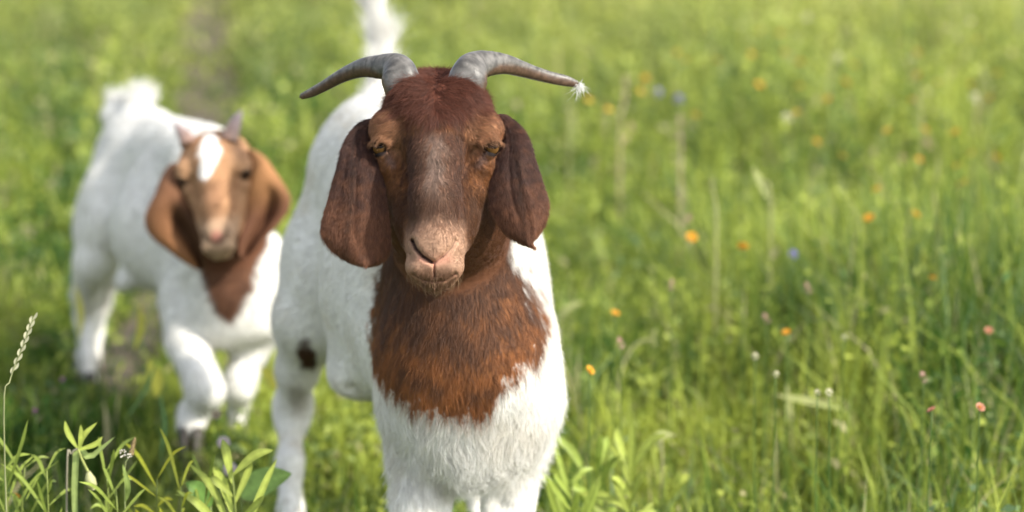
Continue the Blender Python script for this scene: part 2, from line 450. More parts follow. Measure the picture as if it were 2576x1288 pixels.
def empty(name, loc):
    o = bpy.data.objects.new(name, None); o.location = tuple(loc); o.empty_display_size = .1
    sc.collection.objects.link(o); return o
def rebase(parent):     # keep children where they were built although the Empty stands at the thing's base
    bpy.context.view_layer.update()
    for ch in parent.children: ch.matrix_parent_inverse = parent.matrix_world.inverted()
BASIS = np.stack([RT, UP, -FW], 1)

# ============================================================ the big goat
goat = empty('goat', (-.15, 3.75, -.06))
tag(goat, 'large white goat with brown head, grey horns and rust brown chest, walking in front', 'goat')
E0 = at(1096.6, 370.9, 3.12)
def to_head(P): return (P-E0)@BASIS*100
def hw(x, y, w): return E0+BASIS@A(x, y, w)/100
gfwd = norm(at(1180, 0, 3.4)*A(1, 1, 0)-at(915, 0, 4.1)*A(1, 1, 0)); gside = A(gfwd[1], -gfwd[0], 0)   # gside: to the picture left
if gside[0] > 0: gside = -gside

body = Blob()
body.ell(at(1170, 850, 3.48), (.120, .17, .19))
body.ell(at(1120, 770, 3.62), (.150, .18, .20), k=.08)
body.ell(at(1052, 710, 3.82), (.164, .22, .200), k=.07)
body.ell(at(993, 560, 4.02), (.134, .17, .160), k=.07)
body.ell(at(945, 470, 4.14), (.108, .13, .13), k=.07)
body.cone(at(1150, 560, 3.55), at(960, 400, 4.05), .10, .11, k=.08)         # back line
# shoulders
body.ell(at(1085, 880, 3.50), (.060, .10, .15), k=.05)
body.ell(at(1312, 925, 3.48), (.052, .085, .115), k=.035)
body.ell(at(1268, 760, 3.60), (.060, .10, .12), k=.06)
body.ell(at(1185, 1030, 3.42), (.13, .09, .10), k=.06)                      # breast
body.ell(at(1185, 1120, 3.40), (.066, .065, .062), k=.035)                    # brisket
# neck
hb = hw(0, 1, -9)
body.chain([(hw(0, 3, -8), .070), (hw(1.0, -8, -12), .078), (at(1143, 650, 3.38), .086), (at(1160, 860, 3.42), .115)], k=.05)
body.cone(hw(0, 4, -12), at(1140, 520, 3.55), .07, .085, k=.05)
body.ell(at(1160, 900, 3.345), (.115, .075, .12), k=.05)                    # front of the chest
# front legs
body.chain([(at(1068, 1010, 3.46), .060), (at(1062, 1150, 3.45), .046), (at(1058, 1280, 3.43), .036), (at(1057, 1400, 3.42), .038), (at(1054, 1450, 3.43), .029), (at(1056, 1690, 3.43), .027), (at(1056, 1740, 3.42), .034), (at(1056, 1770, 3.40), .034)], k=.03)
body.chain([(at(1312, 1000, 3.50), .050), (at(1302, 1120, 3.53), .042), (at(1284, 1250, 3.52), .034), (at(1280, 1380, 3.50), .036), (at(1280, 1430, 3.50), .028), (at(1280, 1680, 3.47), .026), (at(1280, 1725, 3.46), .033), (at(1280, 1755, 3.44), .033)], k=.03)
# hind legs
body.ell(at(828, 700, 4.08), (.085, .13, .14), k=.06)
body.chain([(at(850, 640, 4.1), .085), (at(782, 800, 4.06), .064), (at(748, 930, 4.14), .033), (at(738, 1015, 4.22), .031), (at(737, 1050, 4.22), .025), (at(730, 1160, 4.17), .0185), (at(731, 1290, 4.14), .019), (at(731, 1350, 4.11), .026), (at(731, 1395, 4.09), .028)], k=.03)
body.chain([(at(1060, 640, 4.1), .09), (at(1150, 800, 4.06), .065), (at(1190, 960, 4.14), .036), (at(1206, 1040, 4.2), .029), (at(1208, 1200, 4.16), .020), (at(1208, 1350, 4.12), .026), (at(1208, 1395, 4.09), .028)], k=.03)
body.ell(at(888, 935, 3.85), (.030, .11, .024), k=.09)                       # sheath fold of the belly
# tail
body.chain([(at(920, 340, 4.2), .036), (at(928, 275, 4.26), .019), (at(960, 180, 4.29), .014), (at(960, 90, 4.31), .012), (at(940, 0, 4.33), .009), (at(910, -70, 4.34), .006)], k=.03)
HB0 = hw(0, -5, 0)
CREASES = ([at(1262, 1040, 3.39), at(1272, 1110, 3.42), at(1268, 1190, 3.45), at(1255, 1260, 3.48)], [at(1110, 1120, 3.37), at(1122, 1190, 3.39), at(1126, 1270, 3.42)])
def goat_sdf(P):
    d = body(P)
    d = d - .0025*N1(P, .16)
    for sg in CREASES:
        e = seg2(P, sg); d = d + .011*np.exp(-(e/.016)**2) - .004*np.exp(-((e-.035)/.02)**2)
    near = np.linalg.norm(P-HB0, axis=1) < .34
    if near.any():
        h = head_sdf(to_head(P[near]))/100
        d = d.copy(); d[near] = smin(d[near], h, .025)
    return d
ax = [grid_axis(-.50, .22, -.24, .04, .014, .005), grid_axis(2.85, 4.6, 2.95, 3.26, .016, .005), grid_axis(-.10, 1.5, .56, .96, .014, .005)]
V, Q = sculpt(goat_sdf, ax, 2)
Nn, _ = vnormals(V, Q)

WHITE = A(.80, .785, .75)
_bl = [at(a, b_, 3.32) for a, b_ in ((880, 900), (920, 960), (960, 985), (1010, 1012), (1060, 1035), (1130, 1034), (1200, 1045), (1240, 1025), (1258, 965), (1280, 948), (1310, 935), (1350, 912), (1382, 850), (1400, 780))]
BIB_X = np.array([p[0] for p in _bl]); BIB_Z = np.array([p[2] for p in _bl])
_br = [at(a, b_, 3.40) for a, b_ in ((1422, 980), (1404, 900), (1388, 830), (1356, 750), (1300, 650), (1270, 590), (1252, 540), (1290, 300))]
BIB_RX = np.array([p[0] for p in _br]); BIB_RZ = np.array([p[2] for p in _br])
def pix(P):
    q = (P-CAM); d = q@FW; return 1288+FPX*(q@RT)/d, 644-FPX*(q@UP)/d
def goat_color(P):
    q = to_head(P); x, y, w = q.T
    n = N2(P, .03); n2 = N3(P, .011); n3 = N1(P, .08)
    c = np.tile(WHITE, (len(P), 1)) * (1-.03*n3[:, None])
    c = mixc(c, A(.62, .55, .44), np.clip(.25*N4(P, .13)+.12*n-.05, 0, .5))
    # brown cape: head, neck and chest bib (distances along the goat and height)
    fwdness = (P-at(1180, 800, 3.44))@gfwd
    side = (P-at(1172, 800, 3.44))@gside
    z = P[:, 2]
    xw = P[:, 0]; yw = P[:, 1]
    zc = np.interp(xw, BIB_X, BIB_Z) + .010*n + .006*n2
    bib = sstep(-.010, .010, z-zc)*sstep(-.008, .010, np.interp(z, BIB_RZ, BIB_RX)-xw+.007*n+.003*n2)
    back = -.07 - .10*sstep(.62, .8, z) - .10*sstep(.8, .9, z) + .05*sstep(.06, -.06, side)
    bib = bib*sstep(-.016, .016, fwdness-back+.014*n+.005*n2)
    brown = A(.105, .050, .029); rust = A(.300, .115, .038)
    tt = sstep(.62, .40, z)*.75 + .12*n
    edge = np.clip(1-np.abs(z-zc)/.15, 0, 1)*(.75+.25*n)
    cb = mixc(np.tile(brown, (len(P), 1)), rust, np.clip(tt*.25+edge**1.2*1.0+.06*n+.08*n3-.02, 0, 1))  # coat browns, with the head's shadow and the sunlit lower edge painted in
    c = c*(1-bib[:, None])+cb*bib[:, None]
    # head colours
    hd = sstep(.42, .38, np.linalg.norm(P-hw(0, -3, -6), axis=1)*2)
    poll = A(.132, .047, .029); brow = A(.31, .150, .078); cheek = A(.215, .088, .034); bridge = A(.150, .078, .050); grey = A(.25, .175, .14); muz = A(.37, .225, .150)
    ch = np.tile(cheek, (len(P), 1))
    ax_ = np.abs(x)
    ch = mixc(ch, brow, sstep(-3, 0, y)*sstep(3.8, 5.0, ax_+.25*n))
    streak = N4(q*A(2.2, .5, 1), 1.1)*.5+n2*.35
    ch = mixc(ch, poll, np.clip(sstep(2.6, 6.0, y+.9*n+1.0*streak+2.0*sstep(5.5, 1, ax_)), 0, 1))
    dk = sstep(5.2, 3.3, ax_+.35*n+.5*streak)*sstep(4.5, .5, y+streak)*.85
    ch = mixc(ch, A(.085, .042, .030), dk)
    ch = mixc(ch, bridge, sstep(2.8, 1.5, ax_+.3*n+.4*streak)*sstep(2.6, -.5, y))
    ch = mixc(ch, grey, sstep(1.7, .5, ax_+.5*n+.5*streak)*sstep(2.4, 0.2, y)*sstep(-8.5, -4, y)*.75)
    ch = ch*(1+.16*streak)[:, None]
    ch = mixc(ch, A(.105, .045, .021), sstep(3.7, 4.5, ax_)*sstep(-4, -8, y))  # shade on the receding lower cheeks, painted into the coat
    ch = mixc(ch, muz*(1+.10*n[:, None]), sstep(-8.8, -12.4, y+.4*n)*sstep(4.5, 3.7, ax_-.35*sstep(-12, -14, y)))
    ch = mixc(ch, A(.30, .16, .10), sstep(-16.2, -17.6, y)*.8*sstep(0, 2, w))
    pink = np.exp(-(seg2(q[:, :2], [(-1.6, -15.3), (0, -15.9), (1.6, -15.3)])/.8)**2)
    ch = mixc(ch, A(.55, .27, .19), pink*.7*sstep(3, 5, w))
    fr = sstep(2, 4, w)
    nst = np.maximum(np.exp(-(seg2(q[:, :2], NOSTRIL_L)/.24)**4), .5*np.exp(-(seg2(q[:, :2], NOSTRIL_R)/.12)**4))*fr
    ch = mixc(ch, A(.035, .016, .014), nst)
    ch = mixc(ch, A(.10, .04, .03), np.exp(-(seg2(q[:, :2], MOUTH)/.16)**2)*sstep(0, 2, w)*.9)
    ch = mixc(ch, A(.30, .10, .07), np.exp(-(seg2(q[:, :2], PHIL)/.10)**2)*fr*.8)
    for s in (-1, 1):
        e = np.linalg.norm(q-A(s*7.75, -.15, .3), axis=1)
        ch = mixc(ch, A(.012, .008, .007), sstep(1.5, 1.15, e))
        ch = mixc(ch, A(.26, .17, .15), np.exp(-(seg2(q[:, :2], [(s*6.5, -1.3), (s*5.8, -2.4)])/.5)**2)*.7*sstep(-1, .5, w))
    nk = sstep(-3.2, -5.2, w+.15*y*0)*sstep(1, -3, y)
    ch = mixc(ch, A(.125, .052, .026), nk)
    c = c*(1-hd[:, None])+ch*hd[:, None]
    # brown spot on the inside of the hind leg
    e = np.linalg.norm((P-at(772, 900, 4.03))/A(.015, .09, .036), axis=1)+.2*n
    c = mixc(c, A(.085, .036, .020), sstep(1.3, .85, e))
    # dirty lower legs
    low = sstep(.22, .0, z)
    c = mixc(c, A(.42, .38, .33), low*.5*sstep(-.3, .9, n+n3*.5))
    # grey skin shining through on the hind leg
    e = np.linalg.norm((P-at(752, 985, 4.18))/A(.02, .1, .05), axis=1)
    c = mixc(c, A(.30, .25, .22), sstep(1.4, .4, e)*.5)
    return np.clip(c, .003, .84)
gb = mesh_from('body', V, Q, M_coat, goat, goat_color(V))

def fur_field(P, Nr):
    """comb direction, length (m), lift"""
    q = to_head(P); x, y, w = q.T; n = len(P)
    z = P[:, 2]; fwdness = (P-at(1180, 800, 3.44))@gfwd
    down = np.tile(A(0, 0, -1.), (n, 1))
    comb = down*.55-gfwd*.8
    sw = np.stack([N1(P, .12), N2(P, .12), N3(P, .12)], -1)
    comb = comb+.22*sw
    L = np.full(n, .013); lift = np.full(n, .35)
    fc = sstep(-.05, .03, fwdness)
    comb = comb*(1-fc[:, None])+(down+.16*sw-.1*gfwd)*fc[:, None]
    L = L*(1-fc)+.018*fc
    br = sstep(.48, .38, z)*fc*sstep(.26, .30, z)
    sw2 = np.stack([N2(P, .07), N4(P, .07), N1(P, .07)], -1)
    comb = comb+sw2*br[:, None]*.55; L = L+.012*br; lift = lift+.15*br
    leg = sstep(.30, .24, z); comb = comb*(1-leg[:, None])+(down+.15*sw)*leg[:, None]; L = L*(1-leg)+.010*leg
    tl = sstep(.78, .84, z)*sstep(4.0, 4.15, P[:, 1])
    comb = comb*(1-tl[:, None])+(A(-.15, .1, 1.)+.25*sw)*tl[:, None]; L = L*(1-tl)+.058*tl; lift = lift+.12*tl
    hd = sstep(.42, .38, np.linalg.norm(P-hw(0, -3, -6), axis=1)*2)
    sx = np.sign(x); ax_ = np.abs(x)
    # face: hair runs from the bridge outwards and down, on the poll outwards from the parting
    sx = np.tanh(x/1.1)
    cl = np.stack([sx*(.35+.05*ax_), -.8+0*x, .1+0*x], -1)
    up = sstep(2.5, 6, y)
    cp = np.stack([sx*1.0, -.15+.9*sstep(5, 9, y)*0-.35, 0*x+.2], -1)
    cl = cl*(1-up[:, None])+cp*up[:, None]
    br2 = sstep(4.5, 6, ax_)*sstep(5, 3.5, y)*sstep(-.5, 1, y)
    cl = cl*(1-br2[:, None])+np.stack([sx*.8, -.35+0*x, 0*x], -1)*br2[:, None]
    cl = cl+.25*np.stack([N1(P, .02), N2(P, .02), N3(P, .02)], -1)
    ch = cl@BASIS.T
    Lh = .0065+.008*sstep(1.5, 6, y)*sstep(8, 6, ax_)-.0035*sstep(-10, -13, y)-.0018*sstep(-14, -17, y)
    # no hair over the eyes
    comb = norm(comb)*(1-hd[:, None])+norm(ch)*hd[:, None]; L = L*(1-hd)+Lh*hd; lift = lift*(1-hd)+(.30+.0*y)*hd
    return comb, L, lift, hd, q
def fur_density(V, N):
    q = to_head(V); hd = sstep(.42, .38, np.linalg.norm(V-hw(0, -3, -6), axis=1)*2)
    d = .7+3.2*hd
    vis = ((CAM-V)*N).sum(1)/np.linalg.norm(CAM-V, axis=1)
    d = d*sstep(-.45, -.15, vis)
    d = d*(1-.75*sstep(.25, .1, V[:, 2]))
    for s in (-1, 1): d = d*sstep(1.25, 1.6, np.linalg.norm(q-A(s*7.75, -.15, .35), axis=1))
    fr = sstep(2, 4, q[:, 2])
    for nn in (NOSTRIL_L, NOSTRIL_R): d = d*(1-fr*np.exp(-(seg2(q[:, :2], nn)/.4)**2))
    d = d*(1-.8*fr*np.exp(-(seg2(q[:, :2], [(-1.2, -15.6), (0, -15.9), (0, -17), (1.2, -15.6)])/.5)**2))
    d = d*(1-.9*sstep(.45, .15, seg2(q[:, :2], MOUTH))*sstep(0, 2, q[:, 2]))
    return d
rts, nr = scatter(V, Q, Nn, fur_density(V, Nn), 300000, rng)
comb, L, lift, hd, q = fur_field(rts, nr)
col = goat_color(rts)
hm = hd > .5
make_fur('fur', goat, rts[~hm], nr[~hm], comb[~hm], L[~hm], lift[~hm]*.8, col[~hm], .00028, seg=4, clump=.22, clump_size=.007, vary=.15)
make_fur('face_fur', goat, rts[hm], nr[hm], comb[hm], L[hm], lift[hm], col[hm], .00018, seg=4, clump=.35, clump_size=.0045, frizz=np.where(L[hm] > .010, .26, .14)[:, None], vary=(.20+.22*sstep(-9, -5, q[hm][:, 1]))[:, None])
# whiskers: chin, lips, brows
wr, wn = scatter(V, Q, Nn, (sstep(-16.6, -18.5, to_head(V)[:, 1])*sstep(-1, 3, to_head(V)[:, 2])*(np.linalg.norm(V-HB0, axis=1) < .25)+1e-9), 110, rng)
make_fur('whisker', goat, wr, wn, wn+A(0, -.1, -1.1), np.full(len(wr), .011), np.full(len(wr), 1.0), np.tile(A(.30, .19, .11), (len(wr), 1)), .00018, seg=4, clump=.2)
dn = np.zeros(len(V)); qh = to_head(V)
for s in (-1, 1): dn = np.maximum(dn, np.exp(-(np.linalg.norm(qh-A(s*7.9, 1.1, .9), axis=1)/.8)**2))
wr, wn = scatter(V, Q, Nn, dn+1e-12, 170, rng); sgn = np.sign(to_head(wr)[:, 0])
make_fur('eyelash', goat, wr, wn, np.stack([sgn*.5, -.5+0*sgn, -.6+0*sgn], -1), np.full(len(wr), .010), np.full(len(wr), .8), np.tile(A(.24, .12, .06), (len(wr), 1)), .00018, seg=3, clump=.2)

# eyes
for s in (-1, 1):
    eyeball(goat, hw(s*7.45, -.05, -.55), .0135, BASIS@A(s*.42, .06, .90), (.13, .065, .020))

# horns
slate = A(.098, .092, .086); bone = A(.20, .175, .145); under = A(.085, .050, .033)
def horn_col(flip):
    def f(s, ca, sa, l):
        c = slate*(1-.25*s)+bone*(.25*s)
        pp = A(ca*.012, sa*.012, l)[None]; k = float(np.clip(.5+.35*N2(pp*A(1, 1, 2.2), .02)[0]+.25*N3(pp, .008)[0], 0, 1)); c = c*(.45+.95*k)
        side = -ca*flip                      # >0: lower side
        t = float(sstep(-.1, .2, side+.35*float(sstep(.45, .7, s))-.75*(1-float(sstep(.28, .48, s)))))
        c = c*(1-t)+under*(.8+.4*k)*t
        b = float(sstep(.12, 0, s)); c = c*(1-b)+A(.15, .13, .12)*b
        return tuple(c)
    return f
def Hs(lst): return [H(a, b, w) for a, b, w in lst]
u = .000293
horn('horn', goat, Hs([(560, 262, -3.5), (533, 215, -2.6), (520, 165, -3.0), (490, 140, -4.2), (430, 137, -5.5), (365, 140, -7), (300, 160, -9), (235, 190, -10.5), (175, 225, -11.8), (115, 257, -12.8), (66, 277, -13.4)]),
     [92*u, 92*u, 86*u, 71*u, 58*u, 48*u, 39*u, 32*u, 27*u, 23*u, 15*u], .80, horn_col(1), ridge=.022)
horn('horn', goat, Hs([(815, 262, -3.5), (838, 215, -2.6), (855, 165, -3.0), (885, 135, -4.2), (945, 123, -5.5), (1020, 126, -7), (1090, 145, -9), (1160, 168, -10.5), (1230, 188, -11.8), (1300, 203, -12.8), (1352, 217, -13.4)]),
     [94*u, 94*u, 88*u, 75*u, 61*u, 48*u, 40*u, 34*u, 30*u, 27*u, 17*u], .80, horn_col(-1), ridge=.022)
# wisp of white hair caught on the horn tip
tipc = H(1362, 212, -13.4)
wr = tipc+rng.normal(0, .0028, (150, 3))+A(.002, 0, -.004); wn = norm(rng.normal(size=(150, 3))+A(.3, -.2, .1))
make_fur('hair_wisp', goat, wr, wn, A(.05, 0, -1.)+.30*rng.normal(size=(150, 3)), np.abs(rng.normal(.012, .005, 150)), np.full(150, .05), np.tile(A(.85, .84, .82), (150, 1)), .00022, seg=5, clump=.15, frizz=.3)

# ears
def ear_col(dark, mid, warm):
    def f(s, v, side):
        n = .5+.5*math.sin(s*9+v*4)*math.sin(v*7+s*3)
        c = A(*dark)*(1-v**.8)+A(*mid)*v**.8  # ear top painted darker for the shade of brow and horns
        c = c*(1-.35*n*(1-v))+A(*warm)*.35*n*(1-v)*.5
        return tuple(c)
    return f
def fold_l(s, v):
    a = .35*math.exp(-((s-.42-.10*v)/.05)**2)*float(sstep(.05, .2, v))*float(sstep(.95, .6, v))
    b = .28*math.exp(-((s-.66-.05*v)/.06)**2)*float(sstep(.0, .15, v))*float(sstep(.55, .3, v))
    c = .22*math.exp(-((s-.20)/.06)**2)*float(sstep(.1, .3, v))*float(sstep(.75, .5, v))
    return .85*(-a-b-c)+.25*math.sin(s*5+v*6)*v
def fold_r(s, v):
    a = .35*math.exp(-((s-.42)/.05)**2)*float(sstep(.05, .2, v))*float(sstep(.9, .6, v))
    b = -.35*math.exp(-((s-.62-.10*v)/.05)**2)*float(sstep(.2, .4, v))
    return .75*(-a-b)+.25*math.sin(s*4+v*5+1)*v
eL = ear('ear', goat, H, [(396, 380), (340, 400), (290, 450), (255, 520), (230, 610), (205, 700), (180, 790), (160, 860), (159, 925), (195, 985), (255, 1033), (320, 1062), (368, 1071)],
    [(400, 395), (400, 450), (410, 520), (425, 565), (440, 610), (453, 680), (466, 760), (476, 850), (483, 930), (481, 990), (462, 1037), (425, 1061), (374, 1071)],
    lambda v: -4.6+2.6*float(sstep(0, .35, v))+2.2*v, 1.5, fold_l, ear_col((.075, .036, .028), (.165, .066, .030), (.13, .06, .04)))
eR = ear('ear', goat, H, [(985, 360), (1000, 400), (1003, 480), (985, 540), (962, 600), (950, 680), (945, 760), (960, 822), (990, 880), (1030, 928), (1080, 958), (1130, 978), (1149, 982)],
    [(990, 358), (1030, 370), (1080, 408), (1122, 460), (1152, 540), (1176, 620), (1202, 700), (1221, 770), (1222, 810), (1210, 860), (1180, 920), (1152, 950), (1153, 981)],
    lambda v: -4.6+2.0*float(sstep(0, .35, v))+1.6*v, 1.5, fold_r, ear_col((.080, .040, .032), (.150, .070, .045), (.15, .075, .05)))
for (o, eV, eQ, eC) in (eL, eR):
    eN, _ = vnormals(eV, eQ)
    vis = ((CAM-eV)*eN).sum(1); dens = sstep(-.2, .2, vis/np.linalg.norm(CAM-eV, axis=1))+.02
    r_, n_ = scatter(eV, eQ, eN, dens, 26000, rng)
    q_ = to_head(r_); out = np.sign(q_[:, 0].mean())
    cmb = np.stack([out*.25+.2*N1(r_, .03), 0*q_[:, 0], -1+.2*N2(r_, .03)], -1)
    qc = q_[:, 1]; tcol = sstep(0, -14, qc)
    cc = mixc(np.tile(A(.090, .044, .034), (len(r_), 1)), A(.225, .098, .052), np.clip(tcol+.2*N2(r_, .02), 0, 1))  # same painted shade at the ear top, in the hair colour
    st = np.exp(-((q_[:, 0]-out*(11+.1*(-qc)))/.5)**2)*.4
    cc = cc*(1-st[:, None])*(1+.10*N3(r_, .008))[:, None]
    make_fur('fur', o, r_, n_, cmb, np.full(len(r_), .0065), np.full(len(r_), .32), cc, .00018, seg=3, clump=.3, clump_size=.004, vary=.32)
    bpy.context.view_layer.update()

def hoof(parent, c, r, hgt):
    for s in (-1, 1):
        vs = []; fs = []; m = 14
        for k, (zz, sc_) in enumerate(((0, 1.12), (.5, 1.0), (1, .85))):
            for j in range(m):
                a = 2*math.pi*j/m
                vs.append(c+A(s*r*.52+math.cos(a)*r*.47*sc_, math.sin(a)*r*1.15*sc_-(1-zz)*r*.35, zz*hgt))
        for k in range(2): fs += [[k*m+j, k*m+(j+1) % m, (k+1)*m+(j+1) % m, (k+1)*m+j] for j in range(m)]
        fs += [list(range(m))[::-1], list(range(2*m, 3*m))]
        mesh_from('hoof', vs, fs, M_hoof, parent, np.tile(A(.05, .042, .035), (len(vs), 1)))
for p_, rr in ((at(1056, 1775, 3.40), .034), (at(1280, 1760, 3.44), .033), (at(731, 1400, 4.08), .028), (at(1208, 1400, 4.08), .028)):
    zz = float(ground_z(p_[0], p_[1])); hoof(goat, A(p_[0], p_[1]-.01, zz), rr*1.05, max(.035, p_[2]-zz+.005))
rebase(goat)

# ============================================================ the kid
kid = empty('goat_kid', (-.72, 4.85, 0))
tag(kid, 'smaller white goat kid with tan head and white blaze, walking behind at left', 'goat kid')
KS = .83
KE = K(917, 622, 0); rol = R(6.5)
KB = BASIS@np.array([[math.cos(rol), -math.sin(rol), 0], [math.sin(rol), math.cos(rol), 0], [0, 0, 1]])
_pt = R(-4)
def to_kid(P): return (P-KE)@KB*100/KS
def kw(x, y, w): return KE+KB@A(x, y, w)/100*KS
kb = Blob()
kb.ell(at(590, 710, 4.72), (.095, .13, .13))
kb.ell(at(520, 640, 4.86), (.115, .14, .145), k=.06)
kb.ell(at(430, 570, 5.0), (.13, .16, .15), k=.06)
kb.ell(at(350, 470, 5.22), (.105, .13, .13), k=.06)
kb.ell(at(338, 400, 5.32), (.085, .10, .10), k=.06)
kb.cone(at(520, 420, 4.85), at(370, 370, 5.25), .085, .085, k=.06)
kb.ell(at(490, 740, 4.72), (.058, .08, .12), k=.04)
kb.ell(at(668, 730, 4.72), (.055, .08, .12), k=.04)
kb.ell(at(580, 810, 4.66), (.085, .06, .045), k=.05)
kb.chain([(kw(0, 3, -8), .06), (kw(0, -9, -10), .062), (at(575, 660, 4.66), .075), (at(590, 730, 4.66), .085)], k=.04)
kb.chain([(kw(0, 4, -10), .06), (at(530, 520, 4.8), .085)], k=.05)
kb.chain([(at(468, 760, 4.70), .054), (at(470, 860, 4.66), .038), (at(506, 950, 4.58), .033), (at(518, 985, 4.57), .032), (at(488, 1035, 4.62), .024), (at(482, 1070, 4.60), .026)], k=.025)
kb.chain([(at(655, 770, 4.72), .046), (at(635, 870, 4.72), .032), (at(604, 955, 4.70), .026), (at(600, 980, 4.70), .027), (at(600, 1030, 4.74), .019), (at(598, 1070, 4.72), .023)], k=.025)
kb.ell(at(268, 560, 5.2), (.058, .11, .11), k=.06)
kb.chain([(at(265, 560, 5.2), .075), (at(235, 660, 5.16), .042), (at(216, 740, 5.26), .028), (at(222, 800, 5.32), .024), (at(218, 900, 5.28), .019), (at(218, 960, 5.25), .024)], k=.025)
kb.chain([(at(330, 560, 5.22), .07), (at(270, 680, 5.3), .035), (at(246, 760, 5.42), .025), (at(236, 840, 5.42), .018), (at(232, 925, 5.40), .022)], k=.025)
kb.ell(at(315, 705, 4.98), (.02, .03, .022), k=.03)
kb.chain([(at(330, 330, 5.38), .040), (at(345, 280, 5.42), .034), (at(357, 246, 5.42), .026)], k=.025)
kb.chain([(at(320, 330, 5.42), .040), (at(300, 285, 5.46), .036), (at(296, 255, 5.46), .018)], k=.02)
KH = kw(0, -5, 0)
def kid_sdf(P):
    d = kb(P)-.002*N2(P, .12)
    near = np.linalg.norm(P-KH, axis=1) < .30
    if near.any():
        h = head_sdf(to_kid(P[near]), True)/100*KS
        d = d.copy(); d[near] = smin(d[near], h, .02)
    return d
ax = [grid_axis(-1.14, -.42, -.72, -.50, .014, .007), grid_axis(4.25, 5.62, 4.36, 4.56, .016, .007), grid_axis(-.06, .86, .42, .72, .014, .007)]
V, Q = sculpt(kid_sdf, ax, 1)
Nn, _ = vnormals(V, Q)
BLAZE = [(-.2, 10.2), (.2, 6.5), (-.3, 3.4), (-1.4, .6)]
def kid_color(P):
    q = to_kid(P); x, y, w = q.T; n = N2(P, .03); z = P[:, 2]
    c = np.tile(WHITE, (len(P), 1))
    px, py = pix(P)
    nk = at(590, 640, 4.6)
    fw = (P[:, 1] < 4.74+.02*n)
    s_ = np.abs((P-at(578, 700, 4.6))@RT)*1262
    bibw = np.interp(z, [.30, .33, .38, .45, .55], [0, 28, 62, 72, 90])
    bib = sstep(12, -12, s_-bibw+4*n)*fw*sstep(.295, .315, z)*sstep(-.02, .03, Vector_z_front(P))
    c = mixc(c, A(.15, .070, .040), bib)
    hd = sstep(.36, .32, np.linalg.norm(P-kw(0, -3, -5), axis=1)*2)
    ch = np.tile(A(.37, .205, .11), (len(P), 1)); ax_ = np.abs(x)
    ch = mixc(ch, A(.46, .27, .15), sstep(3, 5.5, ax_)*sstep(-9, -3, y)*.7)
    ch = mixc(ch, A(.27, .14, .08), sstep(2.8, 1.2, ax_)*sstep(0, -2, y)*.5)
    ch = mixc(ch, A(.48, .33, .22), sstep(-8, -12, y)*.8*sstep(-1, 2, w))
    bz = seg2(q[:, :2], BLAZE)/np.interp(y, [0, 2, 6, 9, 10.5], [1.1, 2.0, 2.9, 2.0, 1.2])
    ch = mixc(ch, A(.82, .79, .75), sstep(1.15, .75, bz+.12*n)*sstep(-6, -3, w))
    ch = mixc(ch, A(.55, .25, .19), np.exp(-(np.linalg.norm(q[:, :2]-A(.2, -14.3), axis=1)/1.5)**4)*sstep(3, 5, w))
    ch = mixc(ch, A(.10, .05, .035), np.maximum(np.exp(-(seg2(q[:, :2], NOSTRIL_L)/.45)**2), np.exp(-(seg2(q[:, :2], NOSTRIL_R)/.45)**2))*sstep(2, 4, w)*.85)
    ch = mixc(ch, A(.12, .06, .04), np.exp(-(seg2(q[:, :2], MOUTH)/.3)**2)*sstep(0, 2, w)*.7)
    for s in (-1, 1):
        e = np.linalg.norm(q-A(s*7.75, -.15, .3), axis=1); ch = mixc(ch, A(.015, .009, .007), sstep(1.75, 1.2, e))
    ch = mixc(ch, A(.12, .05, .026), sstep(-2.5, -5, w)*sstep(-2, -6, y))
    c = c*(1-hd[:, None])+ch*hd[:, None]
    c = mixc(c, A(.45, .42, .38), sstep(.16, .04, z)*.5)
    return np.clip(c, .003, .84)
def Vector_z_front(P): return 4.78-P[:, 1]
kbody = mesh_from('body', V, Q, M_coat, kid, kid_color(V))
kv = ((CAM-V)*Nn).sum(1)/np.linalg.norm(CAM-V, axis=1)
qk = to_kid(V); dens = sstep(-.4, -.1, kv)*(1-.6*sstep(.2, .1, V[:, 2]))
for s in (-1, 1): dens = dens*sstep(1.3, 1.7, np.linalg.norm(qk-A(s*7.75, -.15, .35), axis=1))
rts, nr = scatter(V, Q, Nn, dens, 60000, rng)
qk = to_kid(rts); hd = sstep(.36, .32, np.linalg.norm(rts-kw(0, -3, -5), axis=1)*2)
kf = norm(at(590, 0, 4.6)*A(1, 1, 0)-at(340, 0, 5.3)*A(1, 1, 0))
comb = -.6*kf+A(0, 0, -.7)+.2*np.stack([N1(rts, .1), N2(rts, .1), N3(rts, .1)], -1)
ch = np.stack([np.sign(qk[:, 0])*.4, -.8+0*qk[:, 0], 0*qk[:, 0]], -1)@KB.T
comb = comb*(1-hd[:, None])+ch*hd[:, None]
tl = (rts[:, 2] > .66)*(rts[:, 1] > 5.3); comb[tl] = A(-.1, .1, 1)+.5*rng.normal(size=(tl.sum(), 3))
L = .014*(1-hd)+.006*hd; L[tl] = .03
lf = np.full(len(L), .35); lf[tl] = .9
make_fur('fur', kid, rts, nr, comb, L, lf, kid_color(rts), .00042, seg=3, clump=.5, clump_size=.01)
for s in (-1, 1): eyeball(kid, kw(s*7.45, -.10, -.75), .0135*KS, KB@A(s*.52, -.10, .85), (.10, .05, .02))
kc = lambda s, ca, sa, l: tuple(A(.26, .16, .12)*(1-s)+A(.33, .27, .28)*s)
kr = .000329
horn('horn', kid, [K(*p) for p in ((765, 420, -2.5), (745, 375, -3), (722, 345, -3.5), (698, 315, -4), (678, 292, -4.3))], [52*kr, 44*kr, 34*kr, 22*kr, 7*kr], .9, kc, n=30, m=16)
